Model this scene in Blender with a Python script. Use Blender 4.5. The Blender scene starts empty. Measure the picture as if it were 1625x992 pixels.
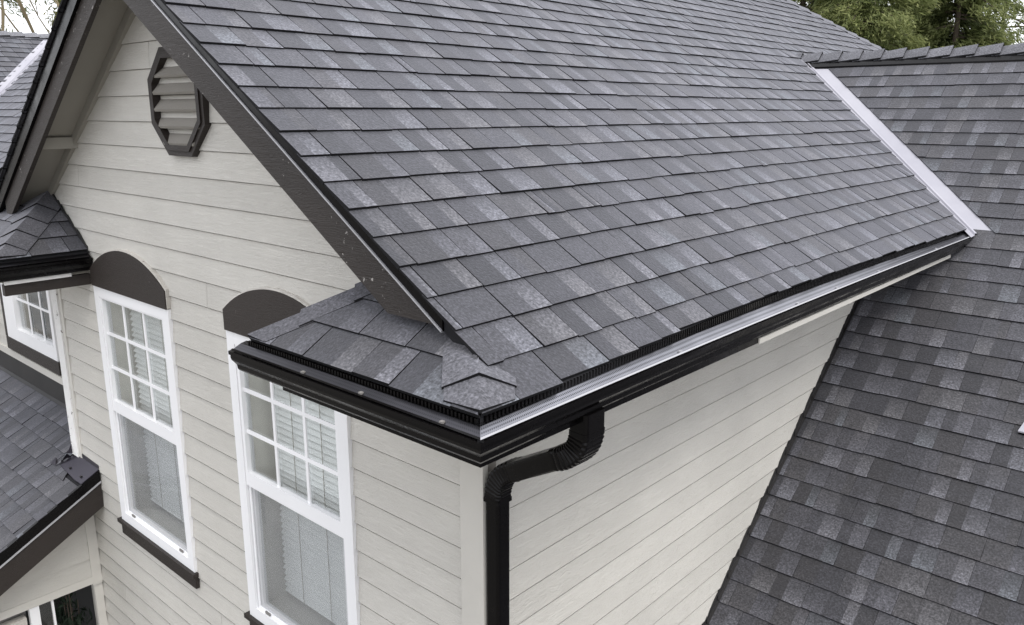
import bpy, math, random
import numpy as np
from mathutils import Matrix, Vector

random.seed(11)
rng = np.random.default_rng(5)
scene = bpy.context.scene
COL = scene.collection
S = 0.125            # one siding lap (build unit) in metres
ZO = 44.0            # ground lies 44 units below the reference lap


def W(p):
    return (p[0] * S, p[1] * S, (p[2] + ZO) * S)


# ------------------------------------------------------------------ camera
cam_d = bpy.data.cameras.new("camera")
cam_o = bpy.data.objects.new("camera", cam_d)
COL.objects.link(cam_o)
CAM = (14.6516, -15.0725, 7.3796)
yaw, pitch = 0.7339, 0.2404
fw = Vector((-math.sin(yaw) * math.cos(pitch), math.cos(yaw) * math.cos(pitch), -math.sin(pitch)))
rt = fw.cross(Vector((0, 0, 1))).normalized()
up = rt.cross(fw)
cam_o.matrix_world = Matrix.Translation(W(CAM)) @ Matrix((rt, up, -fw)).transposed().to_4x4()
cam_d.sensor_fit = 'HORIZONTAL'
cam_d.sensor_width = 36.0
cam_d.lens = 36.0 * 1300.3 / 1625
cam_d.clip_start = 0.05
cam_d.clip_end = 2000
scene.camera = cam_o


def to_px(p):
    d = Vector((p[0] - CAM[0], p[1] - CAM[1], p[2] - CAM[2]))
    z = d.dot(fw)
    if z < 0.5:
        return (-9e3, -9e3, z)
    return (812 + 1300.3 * d.dot(rt) / z, 495.5 - 1300.3 * d.dot(up) / z, z)


# ------------------------------------------------------------------ world, sun, exposure
SUN_ELEV, SUN_AZ = math.radians(60), math.radians(-12)   # azimuth of the sun, from +X towards +Y
world = bpy.data.worlds.new("World")
scene.world = world
world.use_nodes = True
nt = world.node_tree
nt.nodes.clear()
sky = nt.nodes.new('ShaderNodeTexSky')
sky.sky_type = 'NISHITA'
sky.sun_disc = False
sky.sun_elevation = SUN_ELEV
sky.sun_rotation = math.pi / 2 - SUN_AZ
cloud = nt.nodes.new('ShaderNodeMix')
cloud.data_type = 'RGBA'
cloud.inputs[0].default_value = 0.90        # an even overcast deck over the blue sky
cloud.inputs[7].default_value = (9.4, 9.5, 9.9, 1)
bg = nt.nodes.new('ShaderNodeBackground')
bg.inputs[1].default_value = 0.10
wo = nt.nodes.new('ShaderNodeOutputWorld')
nt.links.new(sky.outputs[0], cloud.inputs[6])
nt.links.new(cloud.outputs[2], bg.inputs[0])
nt.links.new(bg.outputs[0], wo.inputs[0])

sun_d = bpy.data.lights.new("sun", 'SUN')
sun_d.energy = 1.45
sun_d.angle = math.radians(28)
sun_d.color = (1.0, 0.97, 0.92)
sun_o = bpy.data.objects.new("sun", sun_d)
COL.objects.link(sun_o)
sdir = Vector((math.cos(SUN_ELEV) * math.cos(SUN_AZ), math.cos(SUN_ELEV) * math.sin(SUN_AZ), math.sin(SUN_ELEV)))
sun_o.rotation_euler = sdir.to_track_quat('Z', 'Y').to_euler()
sun_o.location = sdir * 60

scene.view_settings.view_transform = 'Standard'
scene.view_settings.look = 'None'
scene.view_settings.exposure = 0.92
scene.view_settings.gamma = 1.0
scene.cycles.max_bounces = 8
scene.cycles.transparent_max_bounces = 12
scene.cycles.use_denoising = True
scene.cycles.denoising_prefilter = 'NONE'


# ------------------------------------------------------------------ materials
def new_mat(name, col=(.5, .5, .5), rough=.6, metal=0.0, spec=.5):
    m = bpy.data.materials.new(name)
    m.use_nodes = True
    b = m.node_tree.nodes['Principled BSDF']
    b.inputs['Base Color'].default_value = (*col, 1)
    b.inputs['Roughness'].default_value = rough
    b.inputs['Metallic'].default_value = metal
    b.inputs['Specular IOR Level'].default_value = spec
    return m, m.node_tree, b


def nd(t, kind, **kw):
    n = t.nodes.new(kind)
    for k, v in kw.items():
        if k.startswith('i_'):
            n.inputs[int(k[2:])].default_value = v
        else:
            setattr(n, k, v)
    return n


def ramp(t, stops):
    r = t.nodes.new('ShaderNodeValToRGB')
    e = r.color_ramp.elements
    while len(e) < len(stops):
        e.new(.5)
    for el, (p, c) in zip(e, stops):
        el.position = p
        el.color = (c, c, c, 1) if isinstance(c, (int, float)) else (*c, 1)
    return r


def noise(t, vec, scale, detail=2, rough=.5, dist=0.0):
    n = t.nodes.new('ShaderNodeTexNoise')
    n.inputs['Scale'].default_value = scale
    n.inputs['Detail'].default_value = detail
    n.inputs['Roughness'].default_value = rough
    n.inputs['Distortion'].default_value = dist
    if vec is not None:
        t.links.new(vec, n.inputs['Vector'])
    return n


def mul_col(t, a, b, fac=1.0):
    n = t.nodes.new('ShaderNodeMix')
    n.data_type = 'RGBA'
    n.blend_type = 'MULTIPLY'
    n.inputs[0].default_value = fac
    t.links.new(a, n.inputs[6])
    t.links.new(b, n.inputs[7])
    return n.outputs[2]


def mix_col(t, fac, a, b):
    n = t.nodes.new('ShaderNodeMix')
    n.data_type = 'RGBA'
    for s, v in ((0, fac), (6, a), (7, b)):
        if hasattr(v, 'is_output'):
            t.links.new(v, n.inputs[s])
        else:
            n.inputs[s].default_value = v if s == 0 else (*v, 1)
    return n.outputs[2]


def bump(t, h, b, strength=.3, dist=.01):
    n = t.nodes.new('ShaderNodeBump')
    n.inputs['Strength'].default_value = strength
    n.inputs['Distance'].default_value = dist
    t.links.new(h, n.inputs['Height'])
    t.links.new(n.outputs[0], b.inputs['Normal'])


# asphalt shingle: vertex colour of the laminated tabs times mineral granules
m_shingle, t, b = new_mat("asphalt_shingle", rough=.66, spec=.40)
pos = nd(t, 'ShaderNodeNewGeometry').outputs['Position']
at = nd(t, 'ShaderNodeAttribute', attribute_name='Col')
n1 = noise(t, pos, 105, 1.5, .7)
r1 = ramp(t, [(.32, .34), (.46, .80), (.58, 1.18), (.72, 2.0)])
t.links.new(n1.outputs[0], r1.inputs[0])
n2 = noise(t, pos, 2.2, 3, .6)
r2 = ramp(t, [(.3, .80), (.7, 1.2)])
t.links.new(n2.outputs[0], r2.inputs[0])
c = mul_col(t, at.outputs['Color'], r1.outputs[0])
c = mul_col(t, c, r2.outputs[0])
t.links.new(c, b.inputs['Base Color'])
bump(t, n1.outputs[0], b, .5, .004)
b.inputs['Sheen Weight'].default_value = .26
b.inputs['Sheen Roughness'].default_value = .55
b.inputs['Sheen Tint'].default_value = (.88, .89, 1, 1)

m_butt, t, b = new_mat("shingle_cut_edge", (.010, .010, .011), .9, spec=.2)
m_deck, t, b = new_mat("roof_underlay", (.016, .016, .018), .9, spec=.2)


def paint_wood(name, col, bumpy=.25, rough=.55, fleck=None, dirt=.10):
    m, t, b = new_mat(name, col, rough, spec=.4)
    pos = nd(t, 'ShaderNodeNewGeometry').outputs['Position']
    sx = nd(t, 'ShaderNodeSeparateXYZ')
    t.links.new(pos, sx.inputs[0])
    oi = nd(t, 'ShaderNodeObjectInfo')
    a = nd(t, 'ShaderNodeMath', operation='ADD')
    t.links.new(sx.outputs[0], a.inputs[0])
    t.links.new(sx.outputs[1], a.inputs[1])
    cx = nd(t, 'ShaderNodeCombineXYZ')
    ms = nd(t, 'ShaderNodeMath', operation='MULTIPLY', i_1=2.6)
    t.links.new(a.outputs[0], ms.inputs[0])
    mz = nd(t, 'ShaderNodeMath', operation='MULTIPLY', i_1=44.0)
    t.links.new(sx.outputs[2], mz.inputs[0])
    mr = nd(t, 'ShaderNodeMath', operation='MULTIPLY', i_1=57.0)
    t.links.new(oi.outputs['Random'], mr.inputs[0])
    t.links.new(ms.outputs[0], cx.inputs[0])
    t.links.new(mr.outputs[0], cx.inputs[1])
    t.links.new(mz.outputs[0], cx.inputs[2])
    g = noise(t, cx.outputs[0], 2.4, 3, .6, 1.6)
    rg = ramp(t, [(.40, 0.0), (.50, 1.0), (.60, .15)])
    t.links.new(g.outputs[0], rg.inputs[0])
    patch = noise(t, pos, 2.0, 2, .5)
    # the embossed grain comes and goes along the boards
    rp = ramp(t, [(.38, .62), (.62, 1.0)])
    t.links.new(patch.outputs[0], rp.inputs[0])
    h = mul_col(t, rg.outputs[0], rp.outputs[0])
    bump(t, h, b, bumpy, .006)
    d1 = noise(t, pos, 1.1, 4, .6)
    rd = ramp(t, [(.30, 1.0 - dirt), (.70, 1.0 + dirt * .6)])
    t.links.new(d1.outputs[0], rd.inputs[0])
    base = nd(t, 'ShaderNodeRGB')
    base.outputs[0].default_value = (*col, 1)
    c = mul_col(t, base.outputs[0], rd.outputs[0])
    rt_ = ramp(t, [(0, .955), (1, 1.035)])
    t.links.new(oi.outputs['Random'], rt_.inputs[0])
    c = mul_col(t, c, rt_.outputs[0])
    if fleck:
        thr, fcol, sc = fleck
        f1 = noise(t, pos, sc, 5, .72)
        f2 = noise(t, pos, 3.0, 2, .5)
        ad = nd(t, 'ShaderNodeMath', operation='MULTIPLY_ADD', i_1=.35)
        t.links.new(f2.outputs[0], ad.inputs[0])
        t.links.new(f1.outputs[0], ad.inputs[2])
        rf = ramp(t, [(thr, 0.0), (thr + .025, 1.0)])
        t.links.new(ad.outputs[0], rf.inputs[0])
        c = mix_col(t, rf.outputs[0], c, fcol)
    t.links.new(c, b.inputs['Base Color'])
    return m


m_siding = paint_wood("greige_siding_paint", (.570, .551, .507), .40, .5)
m_trimlight = paint_wood("greige_trim_paint", (.568, .549, .505), .12, .55, dirt=.12)
m_soffit = paint_wood("cream_soffit_paint", (.30, .285, .25), .10, .6)
m_louver = paint_wood("louver_paint", (.22, .205, .18), .3, .55)
m_brown = paint_wood("brown_trim_paint", (.030, .0238, .0205), .35, .55, (.835, (.36, .34, .32), 44), .3)
m_brown2 = paint_wood("brown_frame_paint", (.0245, .0188, .016), .3, .5, dirt=.2)
m_arch = paint_wood("brown_arch_paint", (.0285, .0222, .0188), .3, .6, (.90, (.4, .38, .36), 30), .2)
m_white = paint_wood("white_vinyl", (.84, .84, .85), .04, .35, dirt=.05)
m_peel = paint_wood("peeling_white_paint", (.80, .79, .77), .3, .6, (.82, (.12, .10, .085), 18), .15)
m_caulk = paint_wood("old_caulk", (.60, .57, .52), .5, .7, (.83, (.16, .13, .11), 30), .2)
m_black, t, b = new_mat("black_painted_aluminium", (.0032, .0028, .003), .2, spec=.16)
pos = nd(t, 'ShaderNodeNewGeometry').outputs['Position']
n = noise(t, pos, 9, 4, .6)
r = ramp(t, [(.35, .15), (.7, .36)])
t.links.new(n.outputs[0], r.inputs[0])
t.links.new(r.outputs[0], b.inputs['Roughness'])
m_flash, t, b = new_mat("dark_step_flashing", (.018, .017, .0175), .45)
m_apron, t, b = new_mat("dark_apron_flashing", (.024, .022, .022), .5)
pos = nd(t, 'ShaderNodeNewGeometry').outputs['Position']
n = noise(t, pos, 7, 5, .65)
r = ramp(t, [(.3, (.008, .0075, .0075)), (.7, (.018, .017, .017))])
t.links.new(n.outputs[0], r.inputs[0])
t.links.new(r.outputs[0], b.inputs['Base Color'])
m_bare, t, b = new_mat("bare_drip_edge", (.42, .42, .44), .4, .3)
m_valley, t, b = new_mat("painted_valley_metal", (.60, .585, .665), .42, .1)
pos = nd(t, 'ShaderNodeNewGeometry').outputs['Position']
n = noise(t, pos, 1.6, 4, .6)
r = ramp(t, [(.3, (.31, .305, .345)), (.7, (.375, .37, .405))])
t.links.new(n.outputs[0], r.inputs[0])
t.links.new(r.outputs[0], b.inputs['Base Color'])
m_bib, t, b = new_mat("dark_flashing_sheet", (.055, .05, .065), .3, .75)

# perforated gutter guard
m_guard, t, b = new_mat("perforated_guard_metal", (.30, .30, .32), .30, 1.0)
uv = nd(t, 'ShaderNodeAttribute', attribute_name='UVMap')
vor = nd(t, 'ShaderNodeTexVoronoi')
vor.inputs['Randomness'].default_value = 0.0
vor.inputs['Scale'].default_value = 1.0
t.links.new(uv.outputs['Vector'], vor.inputs['Vector'])
r = ramp(t, [(.20, (.05, .05, .055)), (.36, (.30, .30, .325))])
t.links.new(vor.outputs['Distance'], r.inputs[0])
pos = nd(t, 'ShaderNodeNewGeometry').outputs['Position']
n = noise(t, pos, 3, 4, .6)
r2 = ramp(t, [(.3, .75), (.7, 1.1)])
t.links.new(n.outputs[0], r2.inputs[0])
t.links.new(mul_col(t, r.outputs[0], r2.outputs[0]), b.inputs['Base Color'])

m_guard2 = m_guard.copy()  # darker copy of the guard metal, dim reflections put into its colour
m_guard2.name = "dim_reflection_guard_metal"
for n_ in m_guard2.node_tree.nodes:
    if n_.type == 'VALTORGB' and n_.color_ramp.elements[0].color[0] < .1:
        n_.color_ramp.elements[1].color = (.085, .083, .092, 1)
m_guard2.node_tree.nodes['Principled BSDF'].inputs['Roughness'].default_value = .3

# glass, screen, blinds
m_glass = bpy.data.materials.new("window_glass")
m_glass.use_nodes = True
t = m_glass.node_tree
t.nodes.clear()
o = nd(t, 'ShaderNodeOutputMaterial')
tr = nd(t, 'ShaderNodeBsdfTransparent')
tr.inputs[0].default_value = (.965, .975, .972, 1)
gl = nd(t, 'ShaderNodeBsdfGlossy')
gl.inputs['Roughness'].default_value = .02
lw = nd(t, 'ShaderNodeLayerWeight')
pw_ = nd(t, 'ShaderNodeMath', operation='POWER', i_1=4.0)
t.links.new(lw.outputs['Facing'], pw_.inputs[0])
fr = nd(t, 'ShaderNodeMath', operation='MULTIPLY_ADD', i_1=.8, i_2=.05)
t.links.new(pw_.outputs[0], fr.inputs[0])
mx = nd(t, 'ShaderNodeMixShader')
t.links.new(fr.outputs[0], mx.inputs[0])
t.links.new(tr.outputs[0], mx.inputs[1])
t.links.new(gl.outputs[0], mx.inputs[2])
t.links.new(mx.outputs[0], o.inputs[0])

m_screen = bpy.data.materials.new("insect_screen_mesh")
m_screen.use_nodes = True
t = m_screen.node_tree
t.nodes.clear()
o = nd(t, 'ShaderNodeOutputMaterial')
tr = nd(t, 'ShaderNodeBsdfTransparent')
df = nd(t, 'ShaderNodeBsdfDiffuse')
df.inputs[0].default_value = (.33, .335, .35, 1)
mx = nd(t, 'ShaderNodeMixShader')
mx.inputs[0].default_value = .32
t.links.new(tr.outputs[0], mx.inputs[1])
t.links.new(df.outputs[0], mx.inputs[2])
t.links.new(mx.outputs[0], o.inputs[0])

m_blind, t, b = new_mat("white_blind_vinyl", (.86, .87, .86), .45)
m_reveal, t, b = new_mat("cream_plaster", (.82, .80, .74), .8)
m_wrap, t, b = new_mat("wall_sheathing", (.27, .25, .22), .9)
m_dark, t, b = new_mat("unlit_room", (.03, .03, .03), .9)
m_curtain, t, b = new_mat("grey_curtain", (.10, .11, .12), .8)
m_greyboard = paint_wood("grey_board_paint", (.20, .19, .18), .1)
m_ground, t, b = new_mat("gravel_ground", (.13, .125, .115), .95)
pos = nd(t, 'ShaderNodeNewGeometry').outputs['Position']
n = noise(t, pos, .8, 6, .65)
r = ramp(t, [(.3, (.09, .085, .075)), (.7, (.19, .18, .165))])
t.links.new(n.outputs[0], r.inputs[0])
t.links.new(r.outputs[0], b.inputs['Base Color'])


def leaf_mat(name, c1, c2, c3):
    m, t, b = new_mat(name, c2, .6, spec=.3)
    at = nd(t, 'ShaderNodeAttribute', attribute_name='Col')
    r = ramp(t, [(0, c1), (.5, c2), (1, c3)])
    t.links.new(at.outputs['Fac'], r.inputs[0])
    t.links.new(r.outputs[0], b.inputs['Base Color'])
    tl = nd(t, 'ShaderNodeBsdfTranslucent')
    t.links.new(r.outputs[0], tl.inputs[0])
    mx = nd(t, 'ShaderNodeMixShader')
    mx.inputs[0].default_value = .5
    t.links.new(b.outputs[0], mx.inputs[1])
    t.links.new(tl.outputs[0], mx.inputs[2])
    t.links.new(mx.outputs[0], t.nodes['Material Output'].inputs[0])
    return m


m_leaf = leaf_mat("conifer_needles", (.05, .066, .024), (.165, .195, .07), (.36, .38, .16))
m_leaf2 = leaf_mat("yellow_green_leaves", (.05, .065, .016), (.13, .14, .035), (.24, .22, .07))
m_leafd = leaf_mat("dark_shrub_leaves", (.012, .020, .012), (.035, .055, .035), (.08, .11, .08))
m_bark, t, b = new_mat("bark", (.085, .065, .05), .9)
m_twig, t, b = new_mat("pale_bark", (.20, .165, .10), .9)


# ------------------------------------------------------------------ mesh helpers
class MB:
    """collects polygons in build units"""

    def __init__(self):
        self.v, self.f, self.mi, self.c, self.uv = [], [], [], [], []

    def poly(self, pts, mi=0, cols=None, uvs=None):
        i = len(self.v)
        self.v.extend(pts)
        n = len(pts)
        self.f.append(tuple(range(i, i + n)))
        self.mi.append(mi)
        self.c.extend(cols if cols else [(.5, .5, .5)] * n)
        self.uv.extend(uvs if uvs else [(0, 0)] * n)

    def solid(self, A, B, mi=0, mi_side=None):
        """two matching outlines A (front) and B (back) joined by side walls"""
        n = len(A)
        self.poly(A, mi)
        self.poly(list(reversed(B)), mi if mi_side is None else mi_side)
        for k in range(n):
            j = (k + 1) % n
            self.poly([A[j], A[k], B[k], B[j]], mi if mi_side is None else mi_side)

    def box(self, x0, x1, y0, y1, z0, z1, mi=0):
        A = [(x0, y0, z0), (x1, y0, z0), (x1, y0, z1), (x0, y0, z1)]
        B = [(p[0], y1, p[2]) for p in A]
        self.solid(A, B, mi)

    def build(self, name, mats, parent=None, smooth=False, world=True, weld=False, collection=True):
        me = mesh_data(name, self, mats, smooth, world)
        if weld:
            import bmesh
            bm = bmesh.new()
            bm.from_mesh(me)
            bmesh.ops.remove_doubles(bm, verts=bm.verts, dist=1e-5)
            bmesh.ops.recalc_face_normals(bm, faces=bm.faces)
            bm.to_mesh(me)
            bm.free()
        return link(name, me, parent)


def mesh_data(name, mb, mats, smooth=False, world=True):
    me = bpy.data.meshes.new(name)
    vv = [W(p) for p in mb.v] if world else mb.v
    me.from_pydata(vv, [], mb.f)
    for m in (mats if isinstance(mats, (list, tuple)) else [mats]):
        me.materials.append(m)
    me.polygons.foreach_set('material_index', mb.mi)
    if smooth:
        me.polygons.foreach_set('use_smooth', [True] * len(mb.f))
    ca = me.color_attributes.new('Col', 'FLOAT_COLOR', 'POINT')
    ca.data.foreach_set('color', np.c_[np.array(mb.c, float), np.ones(len(mb.c))].ravel())
    ul = me.uv_layers.new(name='UVMap')
    idx = np.empty(len(me.loops), dtype=np.int32)
    me.loops.foreach_get('vertex_index', idx)
    ul.data.foreach_set('uv', np.array(mb.uv, float)[idx].ravel())
    me.update()
    return me


def link(name, data, parent=None):
    o = bpy.data.objects.new(name, data)
    COL.objects.link(o)
    if parent is not None:
        o.parent = parent
    return o


def thing(name, label, cat, loc=(0, 0, 0), group=None):
    o = bpy.data.objects.new(name, None)
    COL.objects.link(o)
    o.location = loc
    o.empty_display_size = .2
    o['label'] = label
    o['category'] = cat
    if group:
        o['group'] = group
    return o


def clip(poly, a, b, c):
    """keep a*u+b*v<=c ; poly is a list of tuples whose first two entries are u,v"""
    out = []
    n = len(poly)
    for i in range(n):
        p, q = poly[i], poly[(i + 1) % n]
        dp, dq = a * p[0] + b * p[1] - c, a * q[0] + b * q[1] - c
        if dp <= 0:
            out.append(p)
        if (dp < 0 < dq) or (dq < 0 < dp):
            k = dp / (dp - dq)
            out.append(tuple(p[j] + k * (q[j] - p[j]) for j in range(len(p))))
    return out


def bx(name, x0, x1, y0, y1, z0, z1, m, parent):
    mb = MB()
    mb.box(x0, x1, y0, y1, z0, z1)
    return mb.build(name, m, parent, weld=True)


def prism_xz(name, poly, y0, y1, m, parent):
    mb = MB()
    mb.solid([(p[0], y0, p[1]) for p in poly], [(p[0], y1, p[1]) for p in poly])
    return mb.build(name, m, parent, weld=True)


# ------------------------------------------------------------------ the planes of the house
M, C = 0.648, 3.8115                 # pitch and height of the gable's roof
XR = -16.17                          # its ridge
TH = .45                             # extra build-up of the slope facing away
ZR = C - M * XR
ML = 0.70                            # pitch of the slope facing away
XB = XR - 10                         # ridge of the block behind
SR, Y0 = 0.8052, 31.14               # the steeper cross wing
ECR = 1.1116                         # shingle exposure along the slope
XE, YE = 3.75, -3.95                 # eave lines of the two slopes at the corner
ZE = C - M * XE
RAKE = -2.83
BARGE = -2.62


def bow(y):                          # the long eave runs very slightly hollow
    k = min(max((y + 4) / 36.0, 0), 1)
    return -.17 * math.sin(math.pi * k ** .8)


def bow2(y):
    return bow(y) * (1.0 + .8 * min(max((y + 2.5) / 7.0, 0), 1))


f_main = lambda x, y: C - M * x
f_left = lambda x, y: ZR + ML * (x - XR)
f_wing = lambda x, y: SR * (y - Y0)
f_ret = lambda x, y: ZE + M * (y - YE)
val_y = lambda x: Y0 + (C - M * x) / SR      # valley line in plan

house = thing("house", "greige lap-sided house with dark shingled gable roof and black gutters", "house")
house['label'] = "greige lap-sided house with dark shingled gable roof, black gutters and white windows"

# ------------------------------------------------------------------ shingles
PAL_D = [(.0165, .0162, .0195), (.0205, .0202, .0245), (.0225, .0212, .0235), (.0140, .0138, .0170)]
PAL_M = [(.0350, .0345, .0410), (.0385, .0368, .0400), (.0300, .0296, .0355), (.0420, .0412, .0480)]
PAL_L = [(.098, .099, .115), (.086, .092, .105), (.110, .109, .124), (.086, .084, .091), (.068, .0675, .079)]


def scale_c(c, k):
    return tuple(x * k for x in c)


GAP = .034
LK = .93            # how strongly the light blend shows on a slope


class Tab:
    def __init__(self, w):
        self.w = w
        self.f = random.uniform(.38, .66)
        kind = random.random()
        if kind < .74:
            self.cl, self.cr = random.choice(PAL_D + PAL_M), random.choice(PAL_L)
        elif kind < .80:
            self.cl, self.cr = random.choice(PAL_L), random.choice(PAL_D + PAL_M)
        elif kind < .92:
            self.cl, self.cr = random.choice(PAL_M), random.choice(PAL_M)
        else:
            self.cl, self.cr = random.choice(PAL_D), random.choice(PAL_M)
        lk = lambda c: scale_c(c, LK) if sum(c) > .19 else c
        self.cl, self.cr = lk(self.cl), lk(self.cr)
        self.top = scale_c(random.choice(PAL_D + PAL_M), .9)
        self.lift = random.uniform(.062, .098)
        self.drop = random.uniform(-.03, .03)
        self.soft = random.uniform(.35, .62)


def tab_cells(tb, t0, s0):
    """cells of one tab in (t,s,h,colour); t along the course, s up the slope"""
    w, fx = tb.w - GAP, tb.w * tb.f
    rows = [tb.drop, tb.soft, 1.02, 1.30]
    out = []
    for (a, b_, c) in ((0.0, fx, tb.cl), (fx, w, tb.cr)):
        lum = sum(c) / (.15 * min(1, LK * 1.05))
        lo = scale_c(c, 1.06)
        kf = .72 if LK > .9 else .55
        mid = tuple(kf * c[i] + (1 - kf) * tb.top[i] for i in range(3))
        hi = tuple(.25 * c[i] + .75 * tb.top[i] for i in range(3)) if lum > 1.05 else scale_c(c, .88)
        cols = [lo, mid, hi, scale_c(hi, .95)]
        for r in range(3):
            h = [tb.lift * (1 - rows[k] / 1.45) + .012 for k in (r, r + 1)]
            q = [(t0 + a, s0 + rows[r], h[0], *cols[r]), (t0 + b_, s0 + rows[r], h[0], *cols[r]),
                 (t0 + b_, s0 + rows[r + 1], h[1], *cols[r + 1]), (t0 + a, s0 + rows[r + 1], h[1], *cols[r + 1])]
            out.append(q)
    return out


def emit_cells(mb, cells, P, tb, t0, s0, clipped, planes):
    """P maps (t,s,h) to a point; planes are (a,b,c) half-planes in (t,s)"""
    for q in cells:
        if clipped:
            for pl in planes:
                q = clip(q, *pl)
                if len(q) < 3:
                    break
            if len(q) < 3:
                continue
        mb.poly([P(p[0], p[1], p[2]) for p in q], 0, [p[3:6] for p in q])
    # butt and side edges of the whole tab
    w = tb.w - GAP
    prof = [(t0, s0 + 1.30), (t0, s0 + tb.drop), (t0 + w, s0 + tb.drop), (t0 + w, s0 + 1.30)]
    o = [(p[0], p[1]) for p in (prof[1], prof[2], prof[3], prof[0])]
    if clipped:
        for pl in planes:
            o = clip(o, *pl)
            if len(o) < 3:
                return
    hh = lambda s: tb.lift * (1 - (s - s0) / 1.45) + .012
    for k in range(len(o)):
        a, b_ = o[k], o[(k + 1) % len(o)]
        if a[1] > s0 + 1.2 and b_[1] > s0 + 1.2:
            continue
        mb.poly([P(a[0], a[1], -.02), P(b_[0], b_[1], -.02), P(b_[0], b_[1], hh(b_[1])), P(a[0], a[1], hh(a[1]))], 1)


VARIANTS = {}
WIDTHS = [1.0, 1.15, 1.3, 1.4, 1.5, 1.65, 1.9]


def variant_mesh(frame_key, width, k, flip):
    """a tab mesh shared by many shingles, in metres, local axes t,s,h"""
    key = (width, k, flip)
    if key not in VARIANTS:
        tb = Tab(width)
        mb = MB()
        emit_cells(mb, tab_cells(tb, 0, 0), lambda t_, s_, h_: (t_ * S, s_ * S * flip, h_ * S), tb, 0, 0, False, [])
        if flip < 0:
            mb.f = [tuple(reversed(f)) for f in mb.f]
        VARIANTS[key] = (tb, mesh_data("shingle", mb, [m_shingle, m_butt], world=False))
    return VARIANTS[key]


def lay_roof(parent, origin, et, es, en, courses, planes_of, keep=300, narrow=.05, wmul=1.0, singles=True):
    """origin + t*et + s*es + h*en ; courses are (s0, t_start, t_end); planes_of(t,s)->half-planes in (t,s)"""
    O, et, es, en = map(Vector, (origin, et, es, en))
    P = lambda t_, s_, h_: tuple(O + et * t_ + es * s_ + en * h_)
    tabs = []
    for (s0, ta, tb_, *fn_) in courses:
        tt = ta
        sb = s0
        first = True
        while tt < tb_:
            w = random.choice(WIDTHS) * wmul if random.random() > narrow else random.choice((.35, .5, .7))
            if first:
                w *= random.uniform(.55, 1.0)
                first = False
            if fn_:
                s0 = sb + fn_[0](tt + w / 2)
            tabs.append((tt, s0, round(w, 3)))
            tt += w
    # how large each one shows
    info = []
    for (tt, s0, w) in tabs:
        pp = [to_px(P(*q)) for q in ((tt, s0, .05), (tt + w, s0, .05), (tt + w, s0 + ECR, .05), (tt, s0 + ECR, .05))]
        ctr = (sum(p[0] for p in pp) / 4, sum(p[1] for p in pp) / 4)
        area = abs(sum(pp[i][0] * pp[(i + 1) % 4][1] - pp[(i + 1) % 4][0] * pp[i][1] for i in range(4))) / 2
        inside = -15 < ctr[0] < 1640 and -15 < ctr[1] < 1007 and min(p[2] for p in pp) > .5
        info.append(area if inside else 0)
    order = sorted(range(len(tabs)), key=lambda i: -info[i])
    single = set(i for i in order[:keep] if info[i] > 0) if singles else set()
    rest = MB()
    R3 = Matrix((et, es, en)).transposed().to_4x4()
    for i, (tt, s0, w) in enumerate(tabs):
        planes = planes_of(tt + w / 2, s0 + .5)
        if planes is None:
            continue
        cs = [(tt, s0 - .03), (tt + w, s0 - .03), (tt + w, s0 + 1.3), (tt, s0 + 1.3)]
        dd = [[a * p[0] + b_ * p[1] - c_ for p in cs] for (a, b_, c_) in planes]
        if any(min(d) >= 0 for d in dd):
            continue
        cut = any(max(d) > 0 for d in dd)
        if i in single:
            if cut or w not in WIDTHS:
                tb = Tab(w)
                mb = MB()
                emit_cells(mb, tab_cells(tb, tt, s0), P, tb, tt, s0, cut, planes)
                if mb.f:
                    mb.build("shingle", [m_shingle, m_butt], parent)
            else:
                tb, me = variant_mesh(None, w, random.randrange(9), 1)
                o = bpy.data.objects.new("shingle", me)
                COL.objects.link(o)
                o.parent = parent
                o.matrix_world = Matrix.Translation(W(P(tt, s0, 0))) @ R3
        else:
            tb = Tab(w)
            emit_cells(rest, tab_cells(tb, tt, s0), P, tb, tt, s0, cut, planes)
    if rest.f:
        o = rest.build("shingle_field", [m_shingle, m_butt], parent)
        o['kind'] = 'stuff'


def deck(name, poly, fn, top=-.03, thick=.42, parent=None, mat=None):
    mb = MB()
    A = [(x, y, fn(x, y) + top) for x, y in poly]
    B = [(x, y, fn(x, y) + top - thick) for x, y in poly]
    mb.solid(A, B)
    return mb.build(name, mat or m_deck, parent, weld=True)


ca, sa = 1 / math.hypot(1, M), M / math.hypot(1, M)
cw, sw = 1 / math.hypot(1, SR), SR / math.hypot(1, SR)

# main roof, slope towards +x
YF = 28.0
main_roof = deck("roof", [(XE - .36, 32.9), (XE - .36, 24), (XE - .4, 14), (XE - .3, 6), (XE - .05, -1), (XE - .05, YE + .05), (2.47, -2.66), (XR, -2.66), (XR, YF - 10), (XB, YF), (XB, 84.9 + XB),
                          (-11.2, 73.7), (-11.2, 44.9)], f_main, parent=house)
# s=0 on the eave line x=XE ; t=y
dxc = ECR * ca
X1 = 2.8355
courses = []
for k in range(0, 34):
    xk = X1 + dxc - k * dxc
    s0 = (XE - xk) / ca
    ta = -2.83 + random.uniform(-.02, .02) if k else YE
    courses.append((s0, ta, 92) if k else (s0, ta, 92, lambda y: -bow2(y) / ca))


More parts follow.
